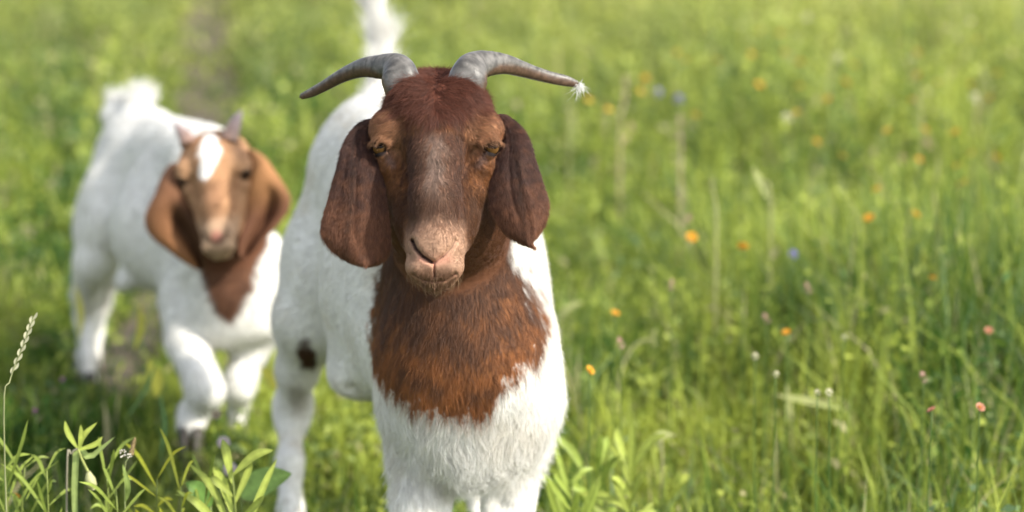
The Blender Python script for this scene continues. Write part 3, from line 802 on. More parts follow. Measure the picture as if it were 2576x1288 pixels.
horn('horn', kid, [K(*p) for p in ((1010, 400, -2.5), (1030, 335, -3), (1048, 290, -3.5), (1068, 252, -4), (1085, 222, -4.3))], [55*kr, 48*kr, 38*kr, 26*kr, 8*kr], .9, kc, n=30, m=16)
def kcol(a, b_):
    return lambda s, v, side: tuple(A(*a)*(1-v)+A(*b_)*v)
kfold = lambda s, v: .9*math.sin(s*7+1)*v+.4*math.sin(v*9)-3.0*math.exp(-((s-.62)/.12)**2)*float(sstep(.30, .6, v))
keL = ear('ear', kid, K, [(668, 528), (625, 570), (588, 640), (555, 730), (520, 800), (498, 865), (508, 935), (555, 1000), (620, 1050), (695, 1108), (760, 1150), (830, 1185)],
    [(690, 540), (710, 620), (735, 700), (760, 770), (800, 840), (840, 900), (862, 960), (872, 1010), (880, 1060), (880, 1110), (868, 1160), (838, 1186)],
    lambda v: -4.5+2.5*float(sstep(0, .4, v))+1.5*math.sin(v*3), 1.8, kfold, lambda s, v, side: tuple((A(.17, .08, .045)*(1-v)+A(.27, .12, .045)*v)*(1-.7*float(sstep(.40, .62, s)*sstep(.2, .5, v)))), nu=20, nv=40)  # inner lower half darkened: shadow of the fold painted in
keR = ear('ear', kid, K, [(1122, 455), (1118, 530), (1112, 620), (1095, 700), (1075, 770), (1062, 830), (1058, 870), (1052, 900), (1045, 960), (1040, 1040), (1055, 1090), (1098, 1108)],
    [(1140, 445), (1185, 465), (1235, 505), (1285, 575), (1330, 640), (1375, 715), (1385, 765), (1362, 840), (1305, 915), (1240, 985), (1170, 1065), (1105, 1108)],
    lambda v: -4.0+2.0*float(sstep(0, .4, v))-1.2*math.sin(v*3), 1.8, kfold, lambda s, v, side: tuple(A(.34, .165, .07)*(1-float(sstep(.35, .7, v+.15*s)))+A(.12, .052, .028)*float(sstep(.35, .7, v+.15*s))), nu=20, nv=40)  # sunlit orange top and shaded bottom put into the ear colour
for p_, rr in ((at(482, 1075, 4.60), .025), (at(598, 1075, 4.72), .022), (at(218, 960, 5.25), .022), (at(232, 925, 5.40), .021)):
    zz = float(ground_z(p_[0], p_[1])); hoof(kid, A(p_[0], p_[1]-.01, zz), rr*1.05, max(.03, p_[2]-zz+.005))
rebase(kid)

# ============================================================ meadow
def tri_blades(pos, h, wid, lean, az, col, bend, seg=3):
    """pos Nx3; returns vertex, triangle and colour arrays of tapering bent blades"""
    n = len(pos); d = np.stack([np.cos(lean), np.sin(lean), 0*lean], -1); s = np.stack([np.cos(az), np.sin(az), 0*az], -1)
    V = []; C = []
    for i in range(seg+1):
        t = i/seg
        ctr = pos + np.stack([0*h, 0*h, h*(t-.35*bend*t*t)], -1)+d*(h*bend*t*t*.8)[:, None]
        w = (wid*(1-t)**.7*(.7+.9*t if t < .5 else 1.15))[:, None]
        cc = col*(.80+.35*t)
        if i < seg: V += [ctr-s*w/2, ctr+s*w/2]; C += [cc, cc]
        else: V.append(ctr); C.append(cc)
    k = 2*seg+1
    V = np.stack(V, 1).reshape(-1, 3); C = np.stack(C, 1).reshape(-1, 3)
    T = []
    for i in range(seg-1): T += [[2*i, 2*i+1, 2*i+3], [2*i, 2*i+3, 2*i+2]]
    T.append([2*seg-2, 2*seg-1, 2*seg])
    F = (np.array(T)[None]+(np.arange(n)*k)[:, None, None]).reshape(-1, 3)
    return V, F, C
def meadow_height(x, y):
    P = np.stack([x, y, 0*x], -1)
    h = .17+.17*sstep(.15, .9, x)+.08*sstep(5.5, 8, y)
    h = h*(1+.30*N3(P, .7)*.6)
    pd = path_dist(x, y)+.3*sstep(5.1, 4.7, y)
    h = h*(.25+.75*sstep(.7, 2.6, pd/path_half(y)))
    # trampled strip along the goats
    gx = np.interp(y, [3.2, 4.4, 5.2], [-.15, -.45, -.75]); g = np.abs(x-gx)
    h = np.where(y < 5.3, h*(.62+.38*sstep(.20, .55, g)), h)
    h = h*(1-.30*sstep(.1, .5, x)*sstep(4.2, 3.6, y))*(1-.25*sstep(0, -.4, x)*sstep(5.6, 4.9, y))*(1+.25*sstep(-.35, -.5, x)*sstep(4.7, 4.4, y))
    return np.clip(h, .02, .6)
def meadow_points(n, y0, y1, margin=.35, power=1.):
    # wedge seen by the camera, widened for views from a step aside
    y = y0+(y1-y0)*rng.random(n)**power
    x = (rng.random(n)*2-1)*(.2268*y+margin)
    return x, y
def grass_color(P, r, lush=0):
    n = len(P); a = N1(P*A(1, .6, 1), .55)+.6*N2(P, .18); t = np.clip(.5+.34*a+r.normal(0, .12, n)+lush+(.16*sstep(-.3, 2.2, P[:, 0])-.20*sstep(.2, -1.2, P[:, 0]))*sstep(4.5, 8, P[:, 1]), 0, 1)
    c = mixc(np.tile(A(.044, .112, .014), (n, 1)), A(.43, .49, .085), t)
    bl = np.clip(.5+.5*N4(P, .4), 0, 1)*(r.random(n) < .25)
    c = mixc(c, A(.15, .23, .12), bl*.7)
    dry = (r.random(n) < .05)*1.; c = mixc(c, A(.50, .43, .26), dry*.8)
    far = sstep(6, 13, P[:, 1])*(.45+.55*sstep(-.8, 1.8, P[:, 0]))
    c = mixc(c, A(.55, .54, .19), far*.62)  # paler with distance and to the right: background glow put into the colour
    return c
def add_grass(name, label, n, y0, y1, power, wid, hmul, seg=3, margin=.35, xy=None, bendr=(.05, .8), tuft=0):
    x, y = meadow_points(n, y0, y1, margin, power) if xy is None else xy
    if tuft:
        nt_ = max(10, int(len(x)/tuft)); ci = rng.integers(0, nt_, len(x)); m_ = rng.random(len(x)) < .72
        sp_ = (.020+.004*y[ci])*rng.uniform(.6, 1.6, nt_)[ci]
        tx = x[ci]+rng.normal(size=len(x))*sp_; ty = y[ci]+rng.normal(size=len(x))*sp_
        x = np.where(m_, tx, x); y = np.where(m_, ty, y); th_ = np.where(m_, rng.uniform(.65, 1.45, nt_)[ci], .85); tc_ = np.where(m_, rng.normal(0, .30, nt_)[ci], -.1)
    else: th_ = np.ones(len(x)); tc_ = np.zeros(len(x))
    keep = rng.random(len(x)) < np.clip(.16+.14*N3(np.stack([x, y, 0*x], -1), .9)+.25*sstep(6.4, 5.6, y)+.78*sstep(.5, 1.6, path_dist(x, y)/path_half(y)+2*sstep(5.3, 4.9, y)), 0, 1)
    x, y, th_, tc_ = x[keep], y[keep], th_[keep], tc_[keep]; n = len(x)
    P = np.stack([x, y, ground_z(x, y)-.005], -1)
    h = meadow_height(x, y)*rng.uniform(.4, 1.3, n)*hmul*th_
    lean = rng.uniform(0, 6.28, n); az = rng.uniform(0, 3.14, n)
    bend = rng.uniform(*bendr, n)
    w = wid*rng.uniform(.5, 1.7, n)*(.8+.05*y)
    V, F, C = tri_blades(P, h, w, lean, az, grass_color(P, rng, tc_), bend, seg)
    o = mesh_from(name, V, F, M_grass, None, C, smooth=False)
    return tag(o, label, 'grass', kind='stuff')
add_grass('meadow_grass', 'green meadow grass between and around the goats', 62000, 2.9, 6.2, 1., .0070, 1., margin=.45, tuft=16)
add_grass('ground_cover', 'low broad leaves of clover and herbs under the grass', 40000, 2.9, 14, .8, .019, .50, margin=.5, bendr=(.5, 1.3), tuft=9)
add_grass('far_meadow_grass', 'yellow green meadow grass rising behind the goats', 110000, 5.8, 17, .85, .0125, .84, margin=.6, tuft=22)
_x = rng.uniform(-1.0, -.12, 6500); _y = rng.uniform(3.12, 3.9, 6500)
add_grass('foreground_grass', 'sunlit yellow green grass along the lower left of the picture', 0, 0, 0, 1., .0058, 1.25, xy=(_x, _y), tuft=9)
def add_leaf_scatter(name, label, n, y0, y1, size):
    nt_ = n//14; x, y = meadow_points(nt_, y0, y1, .4, .85); ci = rng.integers(0, nt_, n)
    hh = (meadow_height(x, y)*rng.uniform(.35, 1.25, nt_))[ci]; tc_ = rng.normal(0, .33, nt_)[ci]; sp_ = .03+.005*y[ci]
    x = x[ci]+rng.normal(size=n)*sp_; y = y[ci]+rng.normal(size=n)*sp_
    k = (path_dist(x, y) > path_half(y)*(1.0+.35*N4(np.stack([x, y, 0*x], -1), .6))) | (rng.random(n) < .05); x, y, hh, tc_ = x[k], y[k], hh[k], tc_[k]; n = len(x)
    P = np.stack([x, y, ground_z(x, y)+hh*rng.uniform(.25, 1, n)], -1)
    a = norm(rng.normal(size=(n, 3))*A(1, 1, .7)); b_ = norm(np.cross(a, rng.normal(size=(n, 3)))); L = size*rng.uniform(.5, 1.4, n)*(.6+.10*y)
    V = np.stack([P, P+a*(L*.5)[:, None]+b_*(L*.24)[:, None], P+a*L[:, None]-A(0, 0, .15)*L[:, None], P+a*(L*.5)[:, None]-b_*(L*.24)[:, None]], 1).reshape(-1, 3)
    F = (np.array([[0, 1, 2, 3]])+4*np.arange(n)[:, None]); C = np.repeat(grass_color(P, rng, tc_+.08), 4, 0)
    return tag(mesh_from(name, V, F, M_grass, None, C, smooth=False), label, 'leaves', kind='stuff')
add_leaf_scatter('herb_leaves', 'small leaves of vetch and clover mixed through the meadow grass', 135000, 3.3, 15, .026)
_x = rng.uniform(-7, 7, 90000); _y = rng.uniform(1.6, 19, 90000); _k = np.abs(_x) > .2268*_y+.3
add_grass('side_meadow_grass', 'meadow grass spreading beyond both sides of the goats', 0, 0, 0, 1, .015, 1., seg=2, xy=(_x[_k], _y[_k]))

# ============================================================ flowers and single plants
def ray_hit(px, py, h):
    """place on the meadow where a flower head h above the ground is seen at this spot"""
    d = 3.0
    while d < 30:
        p = at(px, py, d)
        if p[2] <= float(ground_z(p[0], p[1]))+h: return p
        d += .02
    return p
def tube(pts, r0, r1, m=6):
    P = catmull(pts, max(8, 4*len(pts))); T = norm(np.gradient(P, axis=0)); V = []; n = len(P)
    for i in range(n):
        a = np.cross(T[i], A(.3, .9, .1)); a /= np.linalg.norm(a); b_ = np.cross(T[i], a); r = r0+(r1-r0)*i/(n-1)
        for j in range(m):
            t = 2*math.pi*j/m; V.append(P[i]+r*(math.cos(t)*a+math.sin(t)*b_))
    F = [[i*m+j, i*m+(j+1) % m, (i+1)*m+(j+1) % m, (i+1)*m+j] for i in range(n-1) for j in range(m)]
    F += [list(range(m))[::-1], [(n-1)*m+j for j in range(m)]]
    return np.array(V), F
def flat_col(V, c, amt=.12): return np.clip(np.array(c)[None, :]*(1+amt*N3(V, .01))[:, None], .003, .9)
def add_tube(name, pts, r0, r1, c, parent, mat=None, m=6):
    V, F = tube(pts, r0, r1, m); return mesh_from(name, V, F, mat or M_plant, parent, flat_col(V, c))
def leaf_mesh(pts, width, nrm=(0, -1, .6), n=10, fold=.25, shape=1.0):
    P = catmull(pts, n+1); T = norm(np.gradient(P, axis=0)); V = []
    for i in range(n+1):
        s = i/n; a = np.cross(T[i], A(*nrm)); a /= np.linalg.norm(a)+1e-9; up = np.cross(a, T[i])
        w = width*(math.sin(math.pi*min(1, s**shape*.97+.03))**.8)*.5
        for k in (-1, -.5, 0, .5, 1): V.append(P[i]+a*w*k+up*fold*w*abs(k)+up*.0006*(k == 0))
    F = [[i*5+k, i*5+k+1, (i+1)*5+k+1, (i+1)*5+k] for i in range(n) for k in range(4)]
    return np.array(V), F
def add_leaf(name, pts, width, c, parent, **kw):
    V, F = leaf_mesh(pts, width, **kw); cc = flat_col(V, c, .08)
    mid = np.arange(len(V)) % 5 == 2; cc[mid] = np.clip(cc[mid]*1.25, 0, .8)
    return mesh_from(name, V, F, M_plant, parent, cc)
def head_mesh(kind, r_):
    """petals and centre around the origin, facing up and a little to the camera"""
    V = []; F = []; C = []
    if kind == 'round':          # buttercup / hawkbit: two rings of petals
        for ring, (k, L, tilt) in enumerate(((8, 1.0, .35), (7, .72, .75))):
            for i in range(k):
                a = 2*math.pi*(i+.5*ring)/k; d = A(math.cos(a), math.sin(a), 0); sd = A(-d[1], d[0], 0); b0 = len(V)
                for s_, w_ in ((.1, .12), (.5, .30), (.85, .30), (1, .12)):
                    p = d*L*s_*math.cos(tilt)+A(0, 0, 1)*L*s_*math.sin(tilt)*s_
                    V += [p-sd*w_, p+A(0, 0, .04), p+sd*w_]
                F += [[b0+q*3+e, b0+q*3+e+1, b0+q*3+e+4, b0+q*3+e+3] for q in range(3) for e in (0, 1)]
    else:                        # ball of florets (clover, scabious, plantain)
        for i in range(46):
            ph = i*2.39996; z = 1-2*(i+.5)/46*.85; rr = math.sqrt(max(0, 1-z*z)); d = A(math.cos(ph)*rr, math.sin(ph)*rr, z)
            sd = norm(np.cross(d, A(.1, .2, 1))); up = np.cross(sd, d); b0 = len(V); el = 1.0 if kind == 'ball' else 1.9
            st = A(1, 1, el)
            V += [(d*.55)*st-sd*.12, (d*.55)*st+sd*.12, (d*1.02)*st+sd*.09+up*.05, (d*1.02)*st-sd*.09+up*.05]
            F += [[b0, b0+1, b0+2, b0+3]]
    return np.array(V, float), F
def disc_mesh(r, h, m=10):
    V = [(0, 0, h)]+[(r*.6*math.cos(2*math.pi*j/m), r*.6*math.sin(2*math.pi*j/m), h*.8) for j in range(m)]+[(r*math.cos(2*math.pi*j/m), r*math.sin(2*math.pi*j/m), 0) for j in range(m)]
    F = [[0, 1+j, 1+(j+1) % m] for j in range(m)]+[[1+j, 1+m+j, 1+m+(j+1) % m, 1+(j+1) % m] for j in range(m)]+[[1+m+j for j in range(m)][::-1]]
    return np.array(V), F
def zone(px, py):
    v = 'top' if py < 110 else 'upper' if py < 330 else 'middle' if py < 700 else 'lower'
    return v
ORD = ['first', 'second', 'third', 'fourth', 'fifth', 'sixth', 'seventh', 'eighth', 'ninth', 'tenth', 'eleventh', 'twelfth', 'thirteenth', 'fourteenth', 'fifteenth', 'sixteenth', 'seventeenth', 'eighteenth', 'nineteenth', 'twentieth', 'twenty-first', 'twenty-second', 'twenty-third', 'twenty-fourth']
def Z2(x, y): return (1320.9+x*.4786, 18.9+y*.4786)
def Z7(x, y): return (1383.8+x*.4542, 691.9+y*.4542)
COL = {'orange yellow': (.78, .42, .05), 'yellow': (.78, .55, .10), 'pale cream': (.72, .68, .50), 'pinkish': (.62, .40, .34), 'violet': (.32, .27, .66), 'purple': (.42, .06, .42), 'white': (.80, .80, .78), 'reddish': (.60, .30, .20)}
proto = {}
flowers = []
for x, y in ((635, 375), (845, 280), (1230, 410), (1445, 420), (1445, 290), (2060, 240), (2035, 490), (2445, 480), (1595, 485), (1685, 395), (1530, 710), (2070, 805), (2475, 790), (2275, 835), (1850, 960), (2050, 1090), (1810, 1110), (875, 1210), (1145, 1262), (2100, 645), (2065, 360), (1340, 140), (2260, 660)):
    flowers.append((*Z2(x, y), 'orange yellow', 'round', .0125))
for x, y in ((605, 445), (333, 490), (438, 540), (1010, 280), (1190, 250), (1360, 240), (1735, 305), (2170, 400), (2340, 405), (1430, 555), (1670, 785), (2350, 770), (2300, 925), (800, 240), (895, 570), (1905, 650), (2480, 350), (2375, 175), (1240, 130)):
    flowers.append((*Z2(x, y), 'yellow', 'round', .0115))
for x, y in ((360, 215), (218, 530), (1310, 320), (2120, 20)): flowers.append((*Z7(x, y), 'orange yellow', 'round', .0115))
for x, y in ((2430, 310), (2380, 735), (2115, 750)): flowers.append((*Z7(x, y), 'reddish', 'round', .0105))
for x, y in ((1645, 265), (2365, 475), (1480, 55), (1380, 580)): flowers.append((*Z2(x, y), 'pale cream', 'ball', .014))
for x, y in ((1980, 800), (560, 635), (525, 695), (850, 1120), (2120, 720)): flowers.append((*Z2(x, y), 'pinkish', 'tall', .0085))
for x, y in ((390, 380), (1200, 245), (1430, 75), (670, 60), (2070, 570)): flowers.append((*Z7(x, y), 'pinkish', 'tall', .0085))
for x, y in ((1630, 350), (1250, 550), (1480, 655), (1545, 650), (1135, 450)): flowers.append((*Z7(x, y), 'pale cream', 'ball', .008))
flowers += [(1656, 232, 'violet', 'ball', .012), (1708, 250, 'violet', 'ball', .014), (1995, 641, 'violet', 'ball', .011), (88, 1035, 'purple', 'ball', .0065), (158, 955, 'purple', 'ball', .006), (38, 1250, 'orange yellow', 'round', .012), (870, 95, 'pale cream', 'ball', .012), (125, 465, 'pinkish', 'ball', .009)]
ranks = {}
for f in sorted(flowers): ranks.setdefault((f[2], zone(f[0], f[1])), []).append(f)
for f in flowers:
    px, py, cn, kind, r = f
    p = ray_hit(px, py, (.54 if py < 340 else .46) if px > 1300 else .26); r = r*(1.03 if px > 1300 else 1.)*(.8 if py > 700 else 1.); gz = float(ground_z(p[0], p[1]))
    root = empty({'round': 'meadow_flower', 'ball': 'round_headed_flower', 'tall': 'seeding_flower'}[kind], (p[0], p[1], gz))
    grp = ranks[(cn, zone(px, py))]; k = grp.index(f)
    what = {'round': cn+' meadow flower', 'ball': cn+' round headed flower', 'tall': cn+' long headed flower'}[kind]
    if (cn, zone(px, py)) == ('purple', 'lower'): lab = ('small purple flower above narrow leaves at the lower left edge', 'tiny purple flower in shaded grass before the kid')[k]
    elif len(grp) == 1: lab = 'the only %s in the %s grass' % (what, zone(px, py))
    else: lab = '%s, %s from left in the %s grass' % (what, ORD[k], zone(px, py))
    tag(root, lab, 'flower', cn+' flowers in the meadow grass')
    lx = rng.normal(0, .02); base = A(p[0]-lx, p[1]+.01, gz)
    V, F = tube([base, base*.5+p*.5+A(lx*.3, 0, 0), p], .0016, .001, 5); V = V-A(p[0], p[1], gz)
    mesh_from('stem', V, F, M_plant, root, flat_col(V, (.12, .20, .05)))
    if (cn, kind) not in proto:
        V, F = head_mesh(kind, r); proto[(cn, kind)] = (V, F)
        c_ = np.array(COL[cn])[None]*(.8+.35*rng.random((len(V), 1))); me = mesh_from('petals', V, F, M_petal, root, np.clip(c_, 0, .9))
        proto[(cn, kind)] = me.data
        o = me
    else: o = link(bpy.data.objects.new('petals', proto[(cn, kind)]), root)
    o.location = (0, 0, p[2]-gz); o.scale = (r,)*3; o.rotation_euler = (R(rng.uniform(15, 50)), R(rng.uniform(-25, 25)), rng.uniform(0, 6))
    if kind == 'round':
        if 'disc' not in proto:
            V, F = disc_mesh(.28, .22); c = mesh_from('center', V, F, M_petal, root, flat_col(V, (.55, .25, .02))); proto['disc'] = c.data
        else: c = link(bpy.data.objects.new('center', proto['disc']), root)
        c.location = o.location; c.scale = o.scale; c.rotation_euler = o.rotation_euler
        c.location.z += .0008

def plant(name, px, py, d, label, cat, group=None):
    """Empty on the ground under the spot seen at (px, py) at distance d"""
    p = at(px, py, d); g = float(ground_z(p[0], p[1])); e = empty(name, (p[0], p[1], g)); tag(e, label, cat, group); return e, A(p[0], p[1], g)
def local(e, fn, *a, **k):
    o = fn(*a, **k); o.location = tuple(-np.array(e.location)); return o
# pale seed stalk at the left edge
e, b0 = plant('seed_stalk', 14, 1230, 3.22, 'pale sharp grass seed stalk leaning at the left edge', 'grass stalk')
sp = [b0, at(10, 1080, 3.22), at(26, 955, 3.22), at(58, 870, 3.22), at(85, 796, 3.22)]
local(e, add_tube, 'stem', sp, .0014, .0006, (.34, .36, .18), e)
pc = catmull(sp[2:], 16)
for i in range(1, 15):
    p = pc[i]; t = norm(pc[i]-pc[i-1]); sgn = (-1)**i; q = p+t*.013+RT*sgn*.003+A(0, -.002*sgn, 0)
    local(e, add_leaf, 'spikelet', [p, (p+q)/2+RT*sgn*.0015, q], .0042, (.52, .50, .32), e, n=5)
# ribwort head with white stamens
e, b0 = plant('plantain_flower', 312, 1300, 3.30, 'brown plantain flower head with white stamens on a thin stem', 'plantain flower')
top = at(322, 1148, 3.28)
local(e, add_tube, 'stem', [b0, at(314, 1240, 3.29), top], .0013, .001, (.30, .34, .15), e)
V, F = head_mesh('tall', 1); V2, F2 = tube([A(0, 0, -1.6), A(0, 0, -.5), A(0, 0, .9), A(0, 0, 1.9)], .75, .25, 8)
o = mesh_from('flower_spike', np.vstack([V2, V]), F2+[[i+len(V2) for i in f] for f in F], M_petal, e, flat_col(np.vstack([V2, V]), (.36, .27, .14)))
hp = at(334, 1124, 3.28); o.location = tuple(hp-np.array(e.location)); o.scale = (.0058, .0058, .0074); o.rotation_euler = (0, R(14), 0)
V, F = [], []
for i in range(26):
    a = rng.uniform(0, 6.28); p = top+A(math.cos(a)*.008-.003, math.sin(a)*.006, rng.uniform(-.002, .011)); k = len(V); s_ = .0014
    V += [p+A(s_, 0, 0), p+A(0, s_, 0), p-A(s_, 0, 0), p-A(0, s_, 0), p+A(0, 0, s_*1.3), p-A(0, 0, s_*1.3)]
    F += [[k, k+1, k+4], [k+1, k+2, k+4], [k+2, k+3, k+4], [k+3, k, k+4], [k+1, k, k+5], [k+2, k+1, k+5], [k+3, k+2, k+5], [k, k+3, k+5]]
V = np.array(V); o = mesh_from('stamens', V, F, M_petal, e, flat_col(V, (.75, .70, .62))); o['kind'] = 'stuff'; o.location = tuple(-np.array(e.location))
local(e, add_leaf, 'leaf', [at(316, 1262, 3.29), at(322, 1225, 3.27), at(308, 1165, 3.26)], .009, (.28, .36, .10), e)
# drooping stalk with a bladder-like bud
e, b0 = plant('budding_stalk', 150, 1290, 3.30, 'grey green stalk bent over with a pale swollen bud', 'plant')
local(e, add_tube, 'stem', [b0, at(168, 1200, 3.3), at(180, 1142, 3.3), at(196, 1128, 3.3)], .0019, .0015, (.30, .28, .20), e)
local(e, add_tube, 'bud_stalk', [at(196, 1128, 3.3), at(206, 1155, 3.29), at(222, 1188, 3.28)], .0017, .0024, (.36, .40, .12), e)
V, F = [], []; m = 12
prof = [(0, .0025), (.15, .0045), (.4, .0078), (.7, .0080), (.9, .005), (1, .0025)]
c0 = at(222, 1184, 3.28); c1 = at(234, 1232, 3.28)
for s_, r in prof:
    for j in range(m): V.append(c0+(c1-c0)*s_+r*(math.cos(2*math.pi*j/m)*RT+math.sin(2*math.pi*j/m)*A(0, 1, 0)))
F = [[i*m+j, i*m+(j+1) % m, (i+1)*m+(j+1) % m, (i+1)*m+j] for i in range(5) for j in range(m)]+[list(range(m)), [5*m+j for j in range(m)][::-1]]
V = np.array(V); o = mesh_from('bud', V, F, M_plant, e, flat_col(V, (.50, .50, .26))); o.location = tuple(-np.array(e.location))
for q in (((196, 1130), (172, 1090), (163, 1058)), ((196, 1130), (212, 1095), (245, 1062)), ((200, 1130), (205, 1100), (203, 1068)), ((196, 1132), (240, 1118), (258, 1098))):
    local(e, add_leaf, 'leaf', [at(a, b_, 3.3) for a, b_ in q], .0085, (.36, .42, .08), e)
# bright narrow-leaved herbs along the bottom
def herb(px, py_top, d, label, n=9, spread=1., c=(.23, .29, .055), w=.0052, hgt=.12):
    n = n+5; spread = spread*.75; py_top = py_top+rng.uniform(-25, 35)
    e, b0 = plant('narrow_leaved_herb', px, py_top+170, d, label, 'plant', 'bright narrow leaved herbs at the bottom')
    tip = at(px, py_top, d); b0 = A(tip[0]+rng.normal(0, .01), tip[1], float(ground_z(tip[0], tip[1]))); e.location = tuple(b0)
    local(e, add_tube, 'stem', [b0, (b0+tip)/2+A(rng.normal(0, .006), 0, 0), tip], .002, .0012, (.25, .30, .08), e)
    for i in range(n):
        s_ = 1-.6*(i/n); p = b0+(tip-b0)*s_; a = i*2.4+rng.normal(0, .6); L = rng.uniform(.035, .095)*spread*(1.1-.35*(i == 0))
        dr = A(math.cos(a), math.sin(a)*.8, 0); up = rng.uniform(.4, 2.2)
        local(e, add_leaf, 'leaf', [p, p+dr*L*.5+A(0, 0, L*.5*up), p+dr*L*rng.uniform(.6, 1.1)+A(0, 0, L*.8*up-.010)], w*rng.uniform(.8, 1.2), np.array(c)*rng.uniform(.8, 1.2), e)
for a in ((62, 1165, 3.34, 'pale green narrow leaved herb nearest the lower left corner'),
          (118, 1205, 3.30, 'yellow green herb just left of the bent budding stalk', 9, 1.1),
          (268, 1175, 3.36, 'yellow green herb between the budding stalk and the plantain flower', 11, 1.1),
          (292, 1225, 3.28, 'low bright herb at the foot of the plantain flower', 9, 1.),
          (395, 1190, 3.38, 'bright yellow herb with upright leaves right of the plantain flower', 11, 1.0, (.46, .46, .04)),
          (455, 1215, 3.36, 'spiky yellow green herb, second right of the plantain flower', 9, 1.0, (.40, .42, .05)),
          (520, 1205, 3.40, 'yellow green herb beneath the kid, left of the arching leaves', 10, 1.1),
          (585, 1215, 3.36, 'herb with wide arching leaves left of the big round leaf', 9, 1.5, (.34, .40, .08), .012),
          (12, 1190, 3.32, 'pale herb cut by the left edge of the picture', 9, 1.1),
          (1440, 1190, 3.7, 'bright upright herb close to the right front leg of the big goat', 10, 1.3, (.30, .38, .07), .011),
          (1500, 1150, 3.8, 'broad upright herb right of the big goat, second from it', 10, 1.4, (.28, .36, .07), .013),
          (1590, 1185, 3.75, 'leafy yellow green herb at the bottom centre right', 10, 1.3, (.34, .40, .08), .013)):
    herb(*a)
# a long pointed blade beside the budding stalk
e, b0 = plant('broad_grass_blade', 190, 1250, 3.32, 'single long pale grass blade pointing up right, tip folded', 'grass blade')
local(e, add_leaf, 'leaf', [b0, at(188, 1190, 3.32), at(230, 1150, 3.31), at(290, 1098, 3.30)], .0105, (.34, .42, .14), e)
# big round leaves
def broad_leaf(px, py, d, label, L, w, dirv, c=(.13, .24, .05)):
    p = at(px, py, d); g = float(ground_z(p[0], p[1])); b0 = A(p[0]-dirv[0]*L*.4, p[1]+.02, g); e = empty('broad_leaf_plant', b0); tag(e, label, 'plant')
    tip = p+A(*dirv)*L*.55; st = p-A(*dirv)*L*.5
    local(e, add_tube, 'stem', [b0, (b0+st)/2+A(-.004, 0, .01), st], .0025, .002, (.2, .26, .08), e)
    local(e, add_leaf, 'leaf', [st, p+A(0, 0, .006), tip], w, c, e, nrm=(-.2, -.75, .65), n=16, fold=.18, shape=.8)
broad_leaf(668, 1222, 3.55, 'large oval green leaf in front of the big goat hind leg', .085, .05, (.9, 0, .42), (.26, .40, .10))
broad_leaf(500, 1245, 3.45, 'oval leaf half hidden by herbs at the bottom below the kid', .06, .03, (-.6, 0, .6))
# yellowed single leaves standing by the kid
for i, (x0, y0, x1, y1, d, w, lab) in enumerate(((200, 850, 188, 715, 4.9, .013, 'bright yellow upright leaf beside the kid hind leg'),
        (340, 880, 352, 762, 4.75, .016, 'yellow green leaf behind the kid front leg'),
        (395, 1000, 372, 905, 4.5, .026, 'yellow withering leaf low beside the kid raised leg'),
        (705, 985, 655, 925, 4.35, .030, 'yellow green broad leaf between the kid and the big goat'),
        (405, 1150, 402, 985, 4.2, .010, 'bluish green tall blade in front of the kid leg'),
        (320, 1050, 395, 905, 4.4, .008, 'thin dark green blade curving up toward the kid'))):
    p0 = at(x0, y0, d); g = float(ground_z(p0[0], p0[1])); b0 = A(p0[0], p0[1], g); e = empty('single_leaf_plant', b0); tag(e, lab, 'plant')
    c = (.12, .22, .07) if i > 3 else (.55, .52, .08); t1 = at(x1, y1, d); t0 = at(x0, y0, d)
    local(e, add_tube, 'stem', [b0, (b0+t0)/2+A(.004, 0, 0), t0], .0016, .0012, (.12, .2, .06), e)
    local(e, add_leaf, 'leaf', [t0, (t0+t1)/2+A(.008, 0, 0), t1], w, c, e)
# pale pink blossoms hanging in front of the kid
for x, y, lab, c, r in ((545, 1045, 'faded beige blossom hanging in front of the kid leg', (.50, .42, .32), .010), (563, 1115, 'white pink blossom below the kid raised knee', (.72, .62, .66), .012), (580, 1182, 'lowest white pink blossom above the herbs', (.72, .62, .66), .013)):
    p = at(x, y, 3.95); g = float(ground_z(p[0], p[1])); e = empty('campion_flower', (p[0], p[1], g)); tag(e, lab, 'flower', 'pale blossoms in front of the kid')
    V, F = tube([A(.004, 0, 0), A(0, 0, (p[2]-g)*.6), A(0, 0, p[2]-g)], .0014, .001, 5); mesh_from('stem', V, F, M_plant, e, flat_col(V, (.14, .22, .06)))
    V, F = head_mesh('round', 1); o = mesh_from('petals', V, F, M_petal, e, flat_col(V, c)); o.location = (0, 0, p[2]-g); o.scale = (r, r, r*1.3); o.rotation_euler = (R(55), R(rng.uniform(-20, 20)), 0)
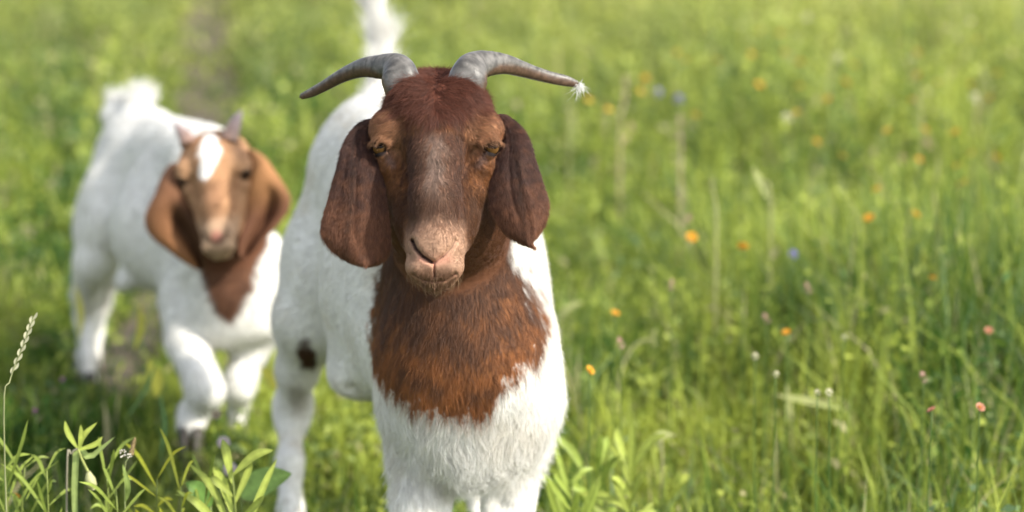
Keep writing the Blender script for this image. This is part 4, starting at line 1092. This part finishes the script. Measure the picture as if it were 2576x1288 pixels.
# tall pale stalks in the blurred grass
stalks = [([(1337, 870), (1325, 740), (1308, 610)], Z7, 'pale upright stalk rising above the lower grass, blade-like'),
          ([(2340, 870), (2300, 560), (2200, 350), (2050, 210)], Z7, 'long pale stalk bending over to the left at the right edge'),
          ([(1660, 750), (1450, 700), (1240, 665)], Z7, 'pale blade lying almost level in the lower right grass'),
          ([(380, 600), (440, 430), (500, 370), (575, 355)], Z7, 'thin arching stalk nodding right beside the big goat'),
          ([(60, 250), (110, 180), (180, 150)], Z7, 'grey green blade arching close to the big goat shoulder'),
          ([(620, 1000), (600, 900), (640, 885), (690, 890)], Z7, 'pale blade hooked to the right above the grass'),
          ([(815, 960), (820, 770), (812, 640)], Z2, 'tall pinkish plume standing in the middle of the grass'),
          ([(500, 640), (515, 520), (528, 430)], Z2, 'pale plume right of the horn tip'),
          ([(1290, 1020), (1240, 920), (1195, 840)], Z2, 'yellow green blade leaning left in the middle grass'),
          ([(2085, 860), (2090, 640), (2060, 400)], Z2, 'tall yellow green stalk under the large orange flower'),
          ([(2180, 1250), (2150, 1000), (2170, 850)], Z2, 'tall green stalk in the right grass'),
          ([(1005, 1180), (1000, 1030), (985, 940)], Z2, 'whitish stalk between the clumps at centre right'),
          ([(2420, 620), (2440, 450), (2405, 320)], Z2, 'yellow stalk near the upper right corner'),
          ([(230, 640), (225, 520), (215, 420)], Z2, 'thin green stalk left of the hair wisp')]
for pts, zf, lab in stalks:
    q = [zf(*p) for p in pts]; tp = ray_hit(q[-1][0], q[-1][1], .50 if zf is Z2 else .26); d = float((tp-CAM)@FW)
    W = [at(a, b_, d) for a, b_ in q]; g = float(ground_z(W[0][0], W[0][1])); e = empty('tall_stalk', (W[0][0], W[0][1], g)); tag(e, lab, 'grass stalk')
    base = A(W[0][0], W[0][1], g); col = (.42, .42, .20) if 'plume' not in lab else (.55, .42, .32)
    pts3 = ([base] if W[0][2] > g+.02 else [])+W
    local(e, add_tube, 'stem', pts3, .0032, .0022, col, e)
    if 'blade' in lab: local(e, add_leaf, 'leaf', W, .016, (.40, .44, .16), e)
    else:
        V, F = head_mesh('tall', 1); o = mesh_from('seed_head', V, F, M_petal, e, flat_col(V, col if 'plume' in lab else (.50, .50, .24)))
        o.location = tuple(W[-1]-np.array(e.location)); o.scale = (.009, .009, .024) if 'plume' in lab else (.006, .006, .012)
